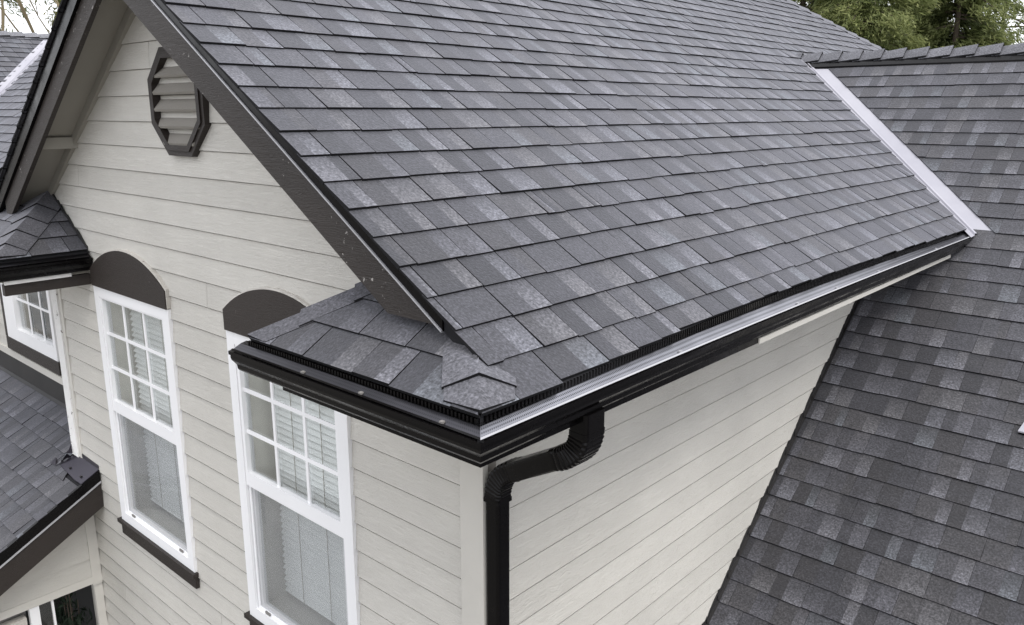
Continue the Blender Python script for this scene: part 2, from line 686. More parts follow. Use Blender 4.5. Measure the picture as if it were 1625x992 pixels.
def main_planes(t_, s_):
    x = XE - s_ * ca
    pl = [(-1, 0, 2.87)]
    if x > 2.9:
        pl = [(-1, -ca, -YE - .05)]                        # hip: y >= YE + (XE-x)
        pl = [(-1, ca, -YE)]
    if x > -11.2:
        # t <= val_y(x) - .42
        pl.append((1, -M * ca / SR, Y0 + (C - M * XE) / SR - .50))
    else:
        pl.append((1, ca, 84.9 + XE))
        pl.append((0, 1, (XE - XB) / ca))
    if t_ < YF - 10:
        pl.append((0, 1, (XE - XR) / ca))
    elif x < XR + 1.5:
        pl.append((-1, ca, XE - XR - (YF - 10)))
    return pl


lay_roof(main_roof, (XE, 0, ZE), (0, 1, 0), (-ca, 0, sa), (sa, 0, ca), courses, main_planes, 300)

# the slope of the gable that faces away, and the slopes of the main block behind it
away_roof = deck("roof", [(XR, -1.80), (-33.6, -1.80), (-33.6, 24), (XR, 24)], f_left, parent=house)
cl_, sl_ = 1 / math.hypot(1, ML), ML / math.hypot(1, ML)
lay_roof(away_roof, (XR, 0, ZR), (0, -1, 0), (cl_, 0, sl_), (-sl_, 0, cl_),
         [(-(k * ECR), -26, 2.83) for k in range(1, 21)], lambda t_, s_: [(1, 0, 1.97)], 0, singles=False)
g = lambda x, y: ZR + M * (y - (YF - 10))
# keep it above the gable's own slopes only
blk = MB()
apex = (XB, YF, g(0, YF))
blk.solid([apex, (XB - 16, YF - 16, g(0, YF - 16)), (XB, YF - 18, g(0, YF - 18)), (XR, YF - 10, ZR)],
          [(p[0], p[1] + .2, p[2] - .5) for p in (apex, (XB - 16, YF - 16, g(0, YF - 16)), (XB, YF - 18, g(0, YF - 18)), (XR, YF - 10, ZR))])
blk.build("roof", m_deck, house, weld=True)

# cross wing roof, slope towards -y ; t = x, s up
YRW = 44.9
wing_roof = deck("wing_roof", [(.06, 4), (60, 4), (60, YRW), (-11.2, YRW), (XE + .1, val_y(XE + .1)), (XE, Y0 + ZE / SR - .1), (.06, Y0 + ZE / SR - .1)], f_wing, parent=house)
back = MB()
fb = lambda x, y: f_wing(0, YRW) - SR * (y - YRW)
A = [(-11.2, YRW), (60, YRW), (60, YRW + 40), (21, YRW + 40)]
back.solid([(x, y, fb(x, y) - .03) for x, y in A], [(x, y, fb(x, y) - .5) for x, y in A])
back.build("wing_roof", m_deck, house, weld=True)
courses = []
dyc = ECR * cw
for k in range(-21, 26):
    yk = 23.1878 + k * dyc
    if yk > YRW - .35:
        break
    s0 = (yk - Y0) / cw
    xa = .10 if yk < val_y(XE) else XE - (yk - val_y(XE)) * SR / M - 1.5
    courses.append((s0, xa - random.uniform(0, .6), 30))


def wing_planes(t_, s_):
    y = Y0 + s_ * cw
    pl = [(0, 1, (YRW - Y0) / cw - .05)]
    if y > val_y(XE) - .3:
        # right of the valley metal:  x >= (C - SR*(y-Y0))/M + .95
        pl.append((-1, -SR * cw / M, -(C / M) - 1.12))
    else:
        pl.append((-1, 0, -.16))
    return pl


GAP = .010
LK = .84
VARIANTS.clear()
lay_roof(wing_roof, (0, Y0, 0), (1, 0, 0), (0, cw, sw), (0, -sw, cw), courses, wing_planes, 300, narrow=0, wmul=1.0)

GAP = .03
LK = .85
VARIANTS.clear()
# ------------------------------------------------------------------ gable return roofs
ret_roof = deck("return_roof", [(-4.85, YE + .05), (XE - .08, YE + .05), (-.2, -.02), (-.95, -.02)], f_ret, parent=house)
rc = [(0, -4.9, 3.8), (ECR, -4.4, 3.3), (2 * ECR, -3.6, 2.4), (3 * ECR, -2.6, 1.2)]
lay_roof(ret_roof, (0, YE, ZE), (1, 0, 0), (0, ca, sa), (0, -sa, ca), rc,
         lambda t_, s_: [(1, ca, XE), (-1, ca, 4.9), (0, 1, 3.93 / ca)], 40, narrow=0, wmul=1.05)
# end slope of that return, facing -x
mb = MB()
fe = lambda x, y: ZE + M * (x + 4.9)
A = [(-4.9, -3.95), (-.95, -.02), (-4.9, -.02)]
mb.solid([(x, y, fe(x, y)) for x, y in A], [(x, y, fe(x, y) - .4) for x, y in A])
mb.build("return_roof", m_deck, house, weld=True)


def hip_caps(parent, A, B, nL, nR, half, expo, n, start=0.0, lift=.10, tone=None, eaves=None, name="ridge_cap", sqr=0.0, short=0.0):
    """caps folded over the line A->B (A is the low end); nL, nR unit vectors running down each side"""
    A, B, nL, nR = Vector(A), Vector(B), Vector(nL), Vector(nR)
    d = (B - A).normalized()
    upv = -(nL + nR).normalized()
    for k in range(n):
        s0 = start + k * expo
        lo, hi = A + d * s0, A + d * (s0 + expo * 1.35)
        c = tone or random.choice(PAL_M)
        c = scale_c(c, random.uniform(.9, 1.2))
        j = random.uniform(-.03, .03)
        h0, h1, th = lift + .03, .02, .105
        mb = MB()
        for side in (nL, nR):
            tip = d * (-sqr)
            lowside = lo + side * (half + j) + upv * h0 * .75 + tip
            if eaves and k == 0:                # trimmed square to the two eaves
                ev = Vector(eaves[0] if side is nL else eaves[1])
                sn = math.sqrt(max(1 - ev.dot(d) ** 2, .01))
                lowside = lo + ev * (half / sn) + upv * h0 * .75
            if short and side is nR:            # this half runs in under the first full course
                hi, h1 = lo + d * short, -.04
            if short and side is nL:
                hi, h1 = lo + d * 1.45, .03
            q = [lo + upv * (h0 + .035), lowside, hi + side * half + upv * h1, hi + upv * (h1 + .035)]
            if short and side is nL:
                q[3] = lo + d * .95 - upv * .05
            e = [p - upv * th for p in q]
            if side is nR:
                q.reverse()
                e.reverse()
            mb.poly([tuple(p) for p in q], 0, [scale_c(c, 1.08), c, scale_c(c, .9), scale_c(c, .95)])
            for a_ in range(4):
                b_ = (a_ + 1) % 4
                mb.poly([tuple(q[b_]), tuple(q[a_]), tuple(e[a_]), tuple(e[b_])], 1)
        mb.build(name, [m_shingle, m_butt], parent)


cap_t = (.066, .065, .074)
# corner hip between the main slope and the return
hA, hB = (XE + .0, YE - .0, ZE + .05), (XE - 3.0, YE + 3.0, ZE + .05 + 3 * M)
dh = (Vector(hB) - Vector(hA)).normalized()
n_ret = Vector((0, -sa, ca))
n_main = Vector((sa, 0, ca))
down_ret = dh.cross(n_ret).normalized()
down_ret = down_ret if down_ret.dot(Vector((-1, 0, 0))) > 0 else -down_ret
down_main = dh.cross(n_main).normalized()
down_main = down_main if down_main.dot(Vector((0, 1, 0))) > 0 else -down_main
hip_caps(main_roof, hA, hB, down_ret, down_main, .82, 1.08, 1, .0, .085, cap_t, eaves=((-1, 0, 0), (0, 1, 0)), sqr=.0)
hip_caps(main_roof, hA, hB, down_ret, down_main, .86, 1.65, 1, 1.09, .105, cap_t, sqr=.0, short=.62)
# first cap trimmed to the corner: an arrow-shaped starter
mb = MB()
# hip at the open end of the return
hA2, hB2 = Vector((-4.9, -3.95, ZE + .03)), Vector((-.95, 0, ZE + .03 + 3.95 * M))
d2 = (hB2 - hA2).normalized()
dr2 = d2.cross(n_ret).normalized()
dr2 = dr2 if dr2.x > 0 else -dr2
n_end = Vector((-sa, 0, ca))
dl2 = d2.cross(n_end).normalized()
dl2 = dl2 if dl2.y > 0 else -dl2
hip_caps(ret_roof, tuple(hA2), tuple(hB2), tuple(dl2), tuple(dr2), .62, 1.62, 3, -.02, .09, (.050, .049, .057), eaves=((0, 1, 0), (1, 0, 0)), sqr=.1)

# far end hip of the main roof, and the wing's ridge
hip_caps(main_roof, (-11.0, 73.9, f_main(-11.0, 0) + .05), (XB, 84.9 + XB, f_main(XB, 0) + .05),
         Vector((.62, -.62, -.45)).normalized(), Vector((-.45, .75, -.45)).normalized(), .8, 1.35, 13, 0, .2, (.075, .075, .084))
zrw = f_wing(0, YRW)
hip_caps(wing_roof, (30, YRW, zrw + .12), (-13, YRW, zrw + .12), (0, -cw, -sw), (0, cw, -sw), (.80), 1.42, 30, 0, .27, (.075, .075, .084), name="ridge_cap")
mb = MB()
mb.solid([(-11.0, YRW - 1.0, zrw - 1.0 * SR + .16), (45, YRW - 1.0, zrw - 1.0 * SR + .16), (45, YRW, zrw + .12), (-11.0, YRW, zrw + .12)],
         [(-11.0, YRW - 1.0, zrw - 1.0 * SR - .1), (45, YRW - 1.0, zrw - 1.0 * SR - .1), (45, YRW, zrw - .1), (-11.0, YRW, zrw - .1)])
mb.build("ridge_vent", m_black, wing_roof, weld=True)

# valley flashing: a narrow leg on the main slope, a small rib, a wide leg on the wing slope
mb = MB()


def vpt(x, off, h=.0):
    """off > 0: on the wing slope (towards +x), off < 0: on the main slope (towards -y)"""
    y = val_y(x)
    z = C - M * x
    if off >= 0:
        return (x + off, y, z + h)
    return (x, y + off, z + h)


xs_ = np.linspace(XE + .42, -11.1, 40)
for i in range(len(xs_) - 1):
    a, b_ = xs_[i], xs_[i + 1]
    wv = lambda x: 1.34
    strip = [(-.75, -.01), (-.10, .02), (-.05, .13), (.08, .13), (.14, .02), (1.0, .0)]
    for (o0, h0), (o1, h1) in zip(strip, strip[1:]):
        oo = lambda o_, x: wv(x) if o_ == 1.0 else o_
        mb.poly([vpt(a, oo(o0, a), h0), vpt(a, oo(o1, a), h1), vpt(b_, oo(o1, b_), h1), vpt(b_, oo(o0, b_), h0)], 0)
    mb.poly([vpt(a, wv(a), .0), vpt(a, wv(a), -.02), vpt(b_, wv(b_), -.02), vpt(b_, wv(b_), .0)], 0)
mb.build("valley_flashing", m_valley, house, weld=True)

# ------------------------------------------------------------------ gable wall
WX = -31.35
wall_poly = [(WX, -44), (0, -44), (0, C - .75), (XR, ZR - .75 - TH), (WX, f_left(WX, 0) - .75 - TH)]
WIN = [(-25.55, -18.05), (-13.35, -6.05)]       # window openings in x
WZ0, WZ1 = -12.75, -.60
gable_wall = MB()
# substrate with real openings
prev = WX
for (a, b_) in WIN + [(0, 0)]:
    pl = [(prev, -44), (a, -44), (a, 40), (prev, 40)]
    for k in range(len(wall_poly)):
        p, q = wall_poly[k], wall_poly[(k + 1) % len(wall_poly)]
        nx, nz = q[1] - p[1], -(q[0] - p[0])
        pl = clip(pl, nx, nz, nx * p[0] + nz * p[1])
    if len(pl) > 2:
        gable_wall.solid([(p[0], .12, p[1]) for p in pl], [(p[0], .5, p[1]) for p in pl])
    if b_ > a:
        for (z0, z1) in ((-44, WZ0), (WZ1, 40)):
            pl = [(a, z0), (b_, z0), (b_, z1), (a, z1)]
            for k in range(len(wall_poly)):
                p, q = wall_poly[k], wall_poly[(k + 1) % len(wall_poly)]
                nx, nz = q[1] - p[1], -(q[0] - p[0])
                pl = clip(pl, nx, nz, nx * p[0] + nz * p[1])
            gable_wall.solid([(p[0], .12, p[1]) for p in pl], [(p[0], .5, p[1]) for p in pl])
    prev = b_
gable_wall = gable_wall.build("gable_wall", m_wrap, house, weld=True)


def board(parent, poly, zb, toW, lap=1.0):
    """one lap-siding board; poly in (u,z); toW(u, out, z) with out the distance proud of the wall line"""
    mb = MB()
    of = lambda z: -.03 + .075 * (z - zb) / lap
    A = [toW(p[0], of(p[1]), p[1]) for p in poly]
    B = [toW(p[0], .108, p[1]) for p in poly]
    mb.solid(A, B)
    return mb.build("siding_board", m_siding, parent, weld=True)


toG = lambda u, o_, z: (u, o_, z)
lap_shade_gap = lambda z: .022 + .075 * min(max((7.4 - z) / 15.0, 0), 1.6)  # slot left open under each lap, shaped to draw its shadow line
for j in range(-26, 12):
    segs = [(WX + .02, -.86)]
    if j < -26:
        continue
    cuts = []
    if WZ0 < j + 1 and j < WZ1:
        cuts = WIN
    jr = random.Random(j * 7 + 3)
    joints = [jr.uniform(-29, -3)] if jr.random() < .28 else []
    if j == -15:
        joints = [-16.2]
    xs = [WX + .02]
    out = []
    cur = WX + .02
    for (a, b_) in cuts:
        out.append((cur, a))
        cur = b_
    out.append((cur, -.86 if j < 4 else 0))
    fin = []
    for (a, b_) in out:
        c_ = [x for x in joints if a + .8 < x < b_ - .8]
        if c_:
            fin += [(a, c_[0] - .012), (c_[0] + .012, b_)]
        else:
            fin.append((a, b_))
    for (a, b_) in fin:
        top = j + 1.0
        z0, z1 = j, top - lap_shade_gap(top)
        # boards that only partly meet a window keep their full run above and below it
        pieces = [(a, b_, z0, z1)]
        for (x0, x1, y0, y1) in pieces:
            pl = [(x0, y0), (x1, y0), (x1, y1 + .0), (x0, y1 + .0)]
            for k in range(2, 4):
                p, q = wall_poly[k], wall_poly[(k + 1) % len(wall_poly)]
                nx, nz = q[1] - p[1], -(q[0] - p[0])
                pl = clip(pl, nx, nz, nx * p[0] + nz * p[1])
            if len(pl) > 2:
                board(gable_wall, pl, j, toG)

# corner board of the gable and, past the far edge, the peeling white one
bx("corner_board", -.86, .05, -.10, .12, -44, 1.0, m_trimlight, gable_wall)
o = bx("corner_board", WX - .03, -30.58, -.13, .5, -10.9, 1.2, m_peel, gable_wall)
o['label'] = "corner board with peeling white paint"
bx("corner_board", -30.57, -30.22, -.06, .12, -10.9, 1.2, m_trimlight, gable_wall)
bx("corner_board", WX - .03, -30.3, -.10, .5, -44, -11.0, m_trimlight, gable_wall)

# frieze boards under the rake, soffits, look-out block, barge boards
for sgn, fn, xa, xb in ((1, f_main, XR, 1.2), (-1, f_left, XR, -31.6)):
    e = xb
    BG = BARGE if sgn > 0 else -1.75
    off = 0 if sgn > 0 else TH
    zt = lambda x, o_: fn(x, 0) - o_ - off
    prism_xz("frieze_board", [(xa, zt(xa, .74)), (e, zt(e, .74)), (e, zt(e, 1.2)), (xa, zt(xa, 1.2))], -.16, .04, m_soffit, gable_wall)
    # soffit
    mb = MB()
    A = [(xa, BG + .18, zt(xa, .62)), (e, BG + .18, zt(e, .62)), (e, .1, zt(e, .62)), (xa, .1, zt(xa, .62))]
    mb.solid(A, [(p[0], p[1], p[2] - .12) for p in A])
    mb.build("soffit", m_soffit, house, weld=True)
    # barge board: level cut at the foot
    bdrop = 1.68 if sgn > 0 else 1.50
    pl = [(xa, zt(xa, .36)), (e + sgn * 1.5, zt(e + sgn * 1.5, .36)), (e + sgn * 1.5, zt(e + sgn * 1.5, bdrop)), (xa, zt(xa, bdrop))]
    pl = clip(pl, 0, -1, -2.58 if sgn > 0 else -2.02)
    if sgn < 0:
        pl = clip(pl, -1, 0, 30.9)
    else:
        pl = clip(pl, 1, 0, 1.36)
    prism_xz("barge_board", pl, BG, BG + .2, m_brown, house)
    # black drip edge over the barge board, with a bright hem
    x2 = 1.36 if sgn > 0 else -32.2
    top = .06 - off
    mb = MB()
    A = [(xa, BG - .09, zt(xa, top)), (x2, BG - .09, zt(x2, top)), (x2, BG - .09, zt(x2, .44)), (xa, BG - .09, zt(xa, .44))]
    mb.solid(A, [(p[0], BG + .07, p[2]) for p in A])
    mb.build("drip_edge", m_black, house, weld=True)
    mb = MB()
    A = [(xa, BG - .14, zt(xa, .40)), (x2, BG - .14, zt(x2, .40)), (x2, BG - .14, zt(x2, .45)), (xa, BG - .14, zt(xa, .45))]
    mb.solid(A, [(p[0], BG, p[2]) for p in A])
    mb.build("drip_edge", m_bare if sgn > 0 else m_black, house, weld=True)
mb = MB()
fz = lambda x: f_left(x, 0) - .74
A = [(-26.7, 5.75), (-25.75, 5.75), (-25.75, 6.25), (-26.7, 6.25)]
mb.solid([(p[0], -1.56, p[1]) for p in A], [(p[0], .05, p[1]) for p in A])
mb.build("lookout_block", m_soffit, house, weld=True)

# ------------------------------------------------------------------ octagonal gable vent
vent = MB()
OUT = [(-16.38, 5.76), (-14.62, 5.76), (-13.44, 6.93), (-13.44, 8.57), (-14.62, 9.70), (-16.38, 9.70), (-17.56, 8.57), (-17.56, 6.93)]
cx_, cz_ = -15.5, 7.73


def shrink(k):
    return [(cx_ + (p[0] - cx_) * k, cz_ + (p[1] - cz_) * k) for p in OUT]


def ring(name, k0, k1, y0, y1, m, parent):
    mb = MB()
    A, B = shrink(k0), shrink(k1)
    for i in range(8):
        j = (i + 1) % 8
        mb.solid([(A[i][0], y0, A[i][1]), (A[j][0], y0, A[j][1]), (B[j][0], y0, B[j][1]), (B[i][0], y0, B[i][1])],
                 [(A[i][0], y1, A[i][1]), (A[j][0], y1, A[j][1]), (B[j][0], y1, B[j][1]), (B[i][0], y1, B[i][1])])
    return mb.build(name, m, parent)


vent_o = ring("gable_vent", 1.0, .90, -.22, .12, m_brown2, house)
ring("vent_frame", .905, .80, -.28, .13, m_brown2, vent_o)
mb = MB()
mb.poly([(p[0], .10, p[1]) for p in shrink(.9)], 0)
mb.build("backing", m_dark, vent_o)
for k in range(7):
    zf = 5.62 + k * .617
    # chord of the octagon at this height
    def half(z):
        z = abs(z - cz_) / (9.70 - cz_)
        return .80 * (2.06 if z < .427 else 2.06 - (z - .427) / .573 * 1.18)
    w0 = max(.3, half(zf)) + .06
    w1 = max(.3, half(zf + .42)) + .06
    if zf + .1 < cz_ - .8 * 1.97 or zf > cz_ + .78 * 1.97:
        continue
    mb = MB()
    A = [(cx_ - w0, -.27, zf), (cx_ + w0, -.27, zf), (cx_ + w1, .06, zf + .40), (cx_ - w1, .06, zf + .40)]
    mb.solid(A, [(p[0], p[1] + .03, p[2] - .09) for p in A])
    mb.build("louver_slat", m_louver, vent_o, weld=True)

# ------------------------------------------------------------------ windows
slat_mesh = None


def make_window(x0, x1, full=True):
    """white double-hung window with grilles above and an insect screen below"""
    root = MB()
    z0, z1 = WZ0, WZ1
    fw_ = .52
    def frame(mb, a0, a1, b0, b1, w, y0, y1, wb=None, wt=None):
        wb, wt = wb or w, wt or w
        mb.box(a0, a0 + w, y0, y1, b0, b1)
        mb.box(a1 - w, a1, y0, y1, b0, b1)
        mb.box(a0 + w, a1 - w, y0 + .002, y1, b0, b0 + wb)
        mb.box(a0 + w, a1 - w, y0 + .002, y1, b1 - wt, b1)
    frame(root, x0 - .02, x1 + .02, z0, z1, fw_, -.13, .35, .50, .48)
    win = root.build("window", m_white, house)
    zm0, zm1 = -6.78, -6.22          # meeting rail
    mb = MB()
    frame(mb, x0 + fw_, x1 - fw_, zm0, z1 - .48, .17, -.10, .16, zm1 - zm0, .08)
    mb.build("sash", m_white, win)
    mb = MB()
    frame(mb, x0 + fw_ + .003, x1 - fw_ - .003, z0 + .50, zm0 - .003, .30, .05, .26, .22, .1)
    mb.build("sash", m_white, win)
    mb = MB()
    frame(mb, x0 + fw_ + .02, x1 - fw_ - .02, z0 + .51, zm0 - .01, .12, -.02, .04, .12, .08)
    mb.build("screen_frame", m_white, win)
    gx0, gx1 = x0 + fw_ + .17, x1 - fw_ - .17
    gz0, gz1 = zm1, z1 - .56
    wv, hv = (gx1 - gx0) / 3, (gz1 - gz0) / 3
    for i in (1, 2):
        bx("muntin", gx0 + i * wv - .075, gx0 + i * wv + .075, .0, .06, gz0, gz1, m_white, win)
        bx("muntin", gx0, gx1, -.006, .052, gz0 + i * hv - .075, gz0 + i * hv + .075, m_white, win)
    for i in range(3):
        for j in range(3):
            mb = MB()
            a0, a1, b0, b1 = gx0 + i * wv, gx0 + (i + 1) * wv, gz0 + j * hv, gz0 + (j + 1) * hv
            mb.box(a0 + .01, a1 - .01, .075, .085, b0 + .01, b1 - .01)
            mb.build("pane", m_glass, win, weld=True)
    mb = MB()
    mb.box(x0 + fw_ + .3, x1 - fw_ - .3, .16, .17, z0 + .72, zm0 - .1)
    mb.build("pane", m_glass, win, weld=True)
    mb = MB()
    mb.poly([(x0 + fw_ + .1, .01, z0 + .6), (x1 - fw_ - .1, .01, z0 + .6), (x1 - fw_ - .1, .01, zm0 - .05), (x0 + fw_ + .1, .01, zm0 - .05)])
    mb.build("insect_screen", m_screen, win)
    # sash locks and tilt latches
    for xx in (x0 + fw_ + .75, x1 - fw_ - .75):
        bx("latch", xx - .16, xx + .16, -.08, -.03, z0 + .52, z0 + .62, m_greyboard, win)
    # reveal and room behind
    mb = MB()
    a, b_, c_, d_ = x0 + .45, x1 - .45, z0 + .45, z1 - .4
    mb.poly([(a, .36, c_), (a, 1.9, c_), (a, 1.9, d_), (a, .36, d_)])
    mb.poly([(b_, .36, c_), (b_, .36, d_), (b_, 1.9, d_), (b_, 1.9, c_)])
    mb.poly([(a, .36, c_), (b_, .36, c_), (b_, 1.9, c_), (a, 1.9, c_)])
    mb.poly([(a, .36, d_), (a, 1.9, d_), (b_, 1.9, d_), (b_, .36, d_)])
    mb.build("reveal", m_reveal, win)
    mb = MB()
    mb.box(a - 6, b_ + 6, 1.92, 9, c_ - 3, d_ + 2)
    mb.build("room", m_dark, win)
    # blind
    global slat_mesh
    bl, br, yb = a + .42, b_ - .04, 1.15
    zz = c_ + .62
    if slat_mesh is None:
        mb = MB()
        n_ = 9
        L = br - bl
        for i in range(n_):
            u0, u1 = L * i / n_, L * (i + 1) / n_
            p = [(0.0, -.13, -.13), (0.0, -.035, .0), (0.0, .10, .13)]
            for (q0, q1) in zip(p, p[1:]):
                mb.poly([(u0 * S, q0[1] * S, q0[2] * S), (u1 * S, q0[1] * S, q0[2] * S), (u1 * S, q1[1] * S, q1[2] * S), (u0 * S, q1[1] * S, q1[2] * S)])
        slat_mesh = mesh_data("blind_slat", mb, m_blind, world=False)
    while zz < d_ - .2:
        o = bpy.data.objects.new("blind_slat", slat_mesh)
        COL.objects.link(o)
        o.parent = win
        o.location = W((bl, yb + random.uniform(-.015, .015), zz))
        o.rotation_euler = (random.uniform(-.06, .06), random.uniform(-.003, .003), 0)
        zz += .262
    for xx in (bl + 1.4, (bl + br) / 2 + .3, br - 1.4):
        bx("blind_cord", xx - .012, xx + .012, yb - .165, yb - .145, c_ + .5, d_ - .2, m_caulk, win)
    # arched brown head with an old caulk line around it
    zb, zs, za = z1 + .015, .20, 1.42
    n_ = 22
    arc = []
    cxm, hw = (x0 + x1) / 2, (x1 - x0) / 2 + .0
    rise = za - zs
    Rr = (hw * hw + rise * rise) / (2 * rise)
    th = math.asin(hw / Rr)
    for i in range(n_ + 1):
        a_ = th - 2 * th * i / n_
        arc.append((cxm + Rr * math.sin(a_), za - Rr + Rr * math.cos(a_)))
    prism_xz("arched_head", [(x0 - .0, zb), (x1 + .0, zb)] + arc, -.20, .11, m_arch, win)
    arc2 = [(x1, zb)] + arc + [(x0, zb)]
    mb = MB()
    for i in range(len(arc2) - 1):
        p, q = arc2[i], arc2[i + 1]
        def ow(pt, k):
            ddx, ddz = pt[0] - cxm, pt[1] - (za - Rr)
            l = math.hypot(ddx, ddz)
            return (pt[0] + ddx / l * k, pt[1] + ddz / l * k)
        p2, q2 = ow(p, .07 + .02 * math.sin(i * 2.3)), ow(q, .07 + .02 * math.sin(i * 2.3 + 2.3))
        mb.solid([(p[0], -.15, p[1]), (p2[0], -.13, p2[1]), (q2[0], -.13, q2[1]), (q[0], -.15, q[1])],
                 [(p[0], .11, p[1]), (p2[0], .11, p2[1]), (q2[0], .11, q2[1]), (q[0], .11, q[1])])
    mb.build("caulk_line", m_caulk, win)
    # brown sill and apron
    bx("sill", x0 - .28, x1 + .16, -.27, .11, z0 - .20, z0 - .01, m_brown2, win)
    bx("sill_apron", x0 - .05, x1 + .10, -.17, .11, z0 - .78, z0 - .203, m_brown2, win)
    return win


for (a, b_) in WIN:
    make_window(a, b_)

# ------------------------------------------------------------------ side wall under the long eave
side_wall = MB()
yr_ = lambda z: Y0 + z / SR
P_ = [(0.0, -44), (4, -44), (4, 0), (yr_(1.2), 1.2), (0.0, 1.2)]
P_ = [(0.0, -44), (-12.0 + 8, -44), (0, 0)]
pl = [(0.5, -26), (yr_(-26), -26), (yr_(1.0), 1.0), (0.5, 1.0)]
side_wall.solid([(-.12, p[0], p[1]) for p in pl], [(-.5, p[0], p[1]) for p in pl])
side_wall.box(-.5, -.12, .5, 60, -44, -26.01)
side_wall = side_wall.build("side_wall", m_wrap, house, weld=True)
toS = lambda u, o_, z: (-o_, u, z)
for k in range(-6, 24):
    zb = -3.8013 - 1.0057 * k
    zt_ = zb + 1.0057
    if zb > 1.0:
        continue
    zt_ = min(zt_ - lap_shade_gap(zt_), 1.0)
    pl = [(.12, zb), (60, zb), (60, zt_), (.12, zt_)]
    pl = clip(pl, 1, -1 / SR, Y0 - .02)
    jr = random.Random(k * 13 + 5)
    jt = jr.uniform(4, 22)
    if len(pl) < 3:
        continue
    if jr.random() < .12 and k > 4 and yr_(zb) - 3 > jt:
        board(side_wall, clip(pl, 1, 0, jt - .012), zb, toS, 1.0057)
        board(side_wall, clip(pl, -1, 0, -jt - .012), zb, toS, 1.0057)
    else:
        board(side_wall, pl, zb, toS, 1.0057)
bx("corner_board", -.1, .055, -.098, .11, -44, 1.0, m_trimlight, side_wall)
# black step flashing along the wing roof
for k in range(-22, 11):
    yk = 23.1878 + k * dyc
    z = f_wing(0, yk)
    if z > 0.2:
        continue
    hh = random.uniform(.30, .42)
    mb = MB()
    y1 = yk + dyc * 1.02
    A = [(.03, yk - .05, z - .06), (.03, y1, f_wing(0, y1) - .05), (.03, y1, f_wing(0, y1) + hh), (.03, yk + .18, f_wing(0, yk + .18) + hh), (.03, yk - .05, z + hh * .55)]
    mb.solid(A, [(-.012, p[1], p[2]) for p in A])
    A = [(.03, yk, z + .055), (.17, yk, z + .055), (.17, y1, f_wing(0, y1) + .03), (.03, y1, f_wing(0, y1) + .03)]
    mb.poly(A)
    mb.build("step_flashing", m_flash, side_wall)

# ------------------------------------------------------------------ eave: fascia, soffit, gutters
DY = YE + XE                          # the front run sits this much further out
bx("soffit", -.1, 3.55, -3.7, 30.2, .30, .42, m_soffit, house)
bx("soffit", -4.85, -.1, -3.6, .1, .30, .42, m_soffit, house)
bx("fascia_board", 3.50, 3.62, -3.82, 8.9, .20, 1.2, m_black, house)
bx("fascia_board", 3.50, 3.60, 8.903, 31.5, .36, 1.2, m_black, house)
o = bx("trim_strip", 3.48, 3.66, 8.905, 30.4, .17, .345, m_trimlight, house)
bx("fascia_board", -3.69, 3.497, -3.82, -3.70, .20, 1.2, m_black, house)
bx("fascia_board", -4.9, -3.693, -3.80, -3.70, .42, 1.2, m_black, house)
bx("fascia_board", -4.9, -4.8, -3.69, .0, .42, 1.2, m_black, house)

GP = [(3.63, 1.12), (3.63, .44), (3.86, .44), (3.91, .50), (3.93, .62), (4.00, .70), (4.07, .78), (4.10, .86), (4.10, .93), (4.15, .96), (4.155, 1.06), (4.06, 1.065), (4.06, 1.02)]


def gutter(pts, name, cap_a=True, cap_b=True):
    """pts: list of functions o,z -> point along the run"""
    mb = MB()
    inner = [(p[0] - .03 if i > 1 else p[0] + .03, p[1] + (.03 if .4 < p[1] < .5 else 0)) for i, p in enumerate(GP[:10])]
    for f0, f1 in zip(pts, pts[1:]):
        for p, q in zip(GP, GP[1:]):
            mb.poly([f0(*p), f0(*q), f1(*q), f1(*p)])
        # inside faces, so that the trough has a lining
        mb.poly([f0(3.66, .47), f1(3.66, .47), f1(3.84, .47), f0(3.84, .47)])
    for f, use in ((pts[0], cap_a), (pts[-1], cap_b)):
        if use:
            mb.poly([f(*p) for p in GP[:11]])
    return mb.build(name, m_black, house, weld=True)


def fr_(x):
    # front run; o is measured like the side run, shifted out by DY
    return lambda o_, z: (x if x is not None else o_, DY - o_, z)


def sd_(y):
    return lambda o_, z: (o_ + (bow(y) if o_ > 3.9 or z < 1.15 else bow2(y)), y, z if o_ > 3.9 or z < 1.15 else z - .40 * M * bow2(y))


corner = lambda o_, z: (o_, DY - o_, z)
front_gutter = gutter([fr_(-5.42), fr_(-2), fr_(1), corner], "gutter", True, False)
ys_ = [-2, 0, 2, 5, 8, 12, 16, 20, 24, 28, 31, 32.4]
side_gutter = gutter([corner] + [sd_(y) for y in ys_], "gutter", False, True)


def guard(pts, lens, name, parent, mat):
    """perforated strip from under the shingles to the lip; pts run functions, lens their lengths"""
    prof = [(3.62, 1.25), (3.80, 1.21), (4.03, 1.10), (4.045, 1.12), (4.11, 1.105)]
    vs = [0, 2.3, 5.0, 5.2, 5.9]
    mb = MB()
    for (f0, l0), (f1, l1) in zip(zip(pts, lens), zip(pts[1:], lens[1:])):
        for (p, v0), (q, v1) in zip(zip(prof, vs), zip(prof[1:], vs[1:])):
            k = 16.0
            mb.poly([f0(*p), f0(*q), f1(*q), f1(*p)], 0 if v1 <= 5.0 else 1, None, [(l0 * k, v0), (l0 * k, v1), (l1 * k, v1), (l1 * k, v0)])
    return mb.build(name, [mat, m_bare if mat is m_guard else m_black], parent)


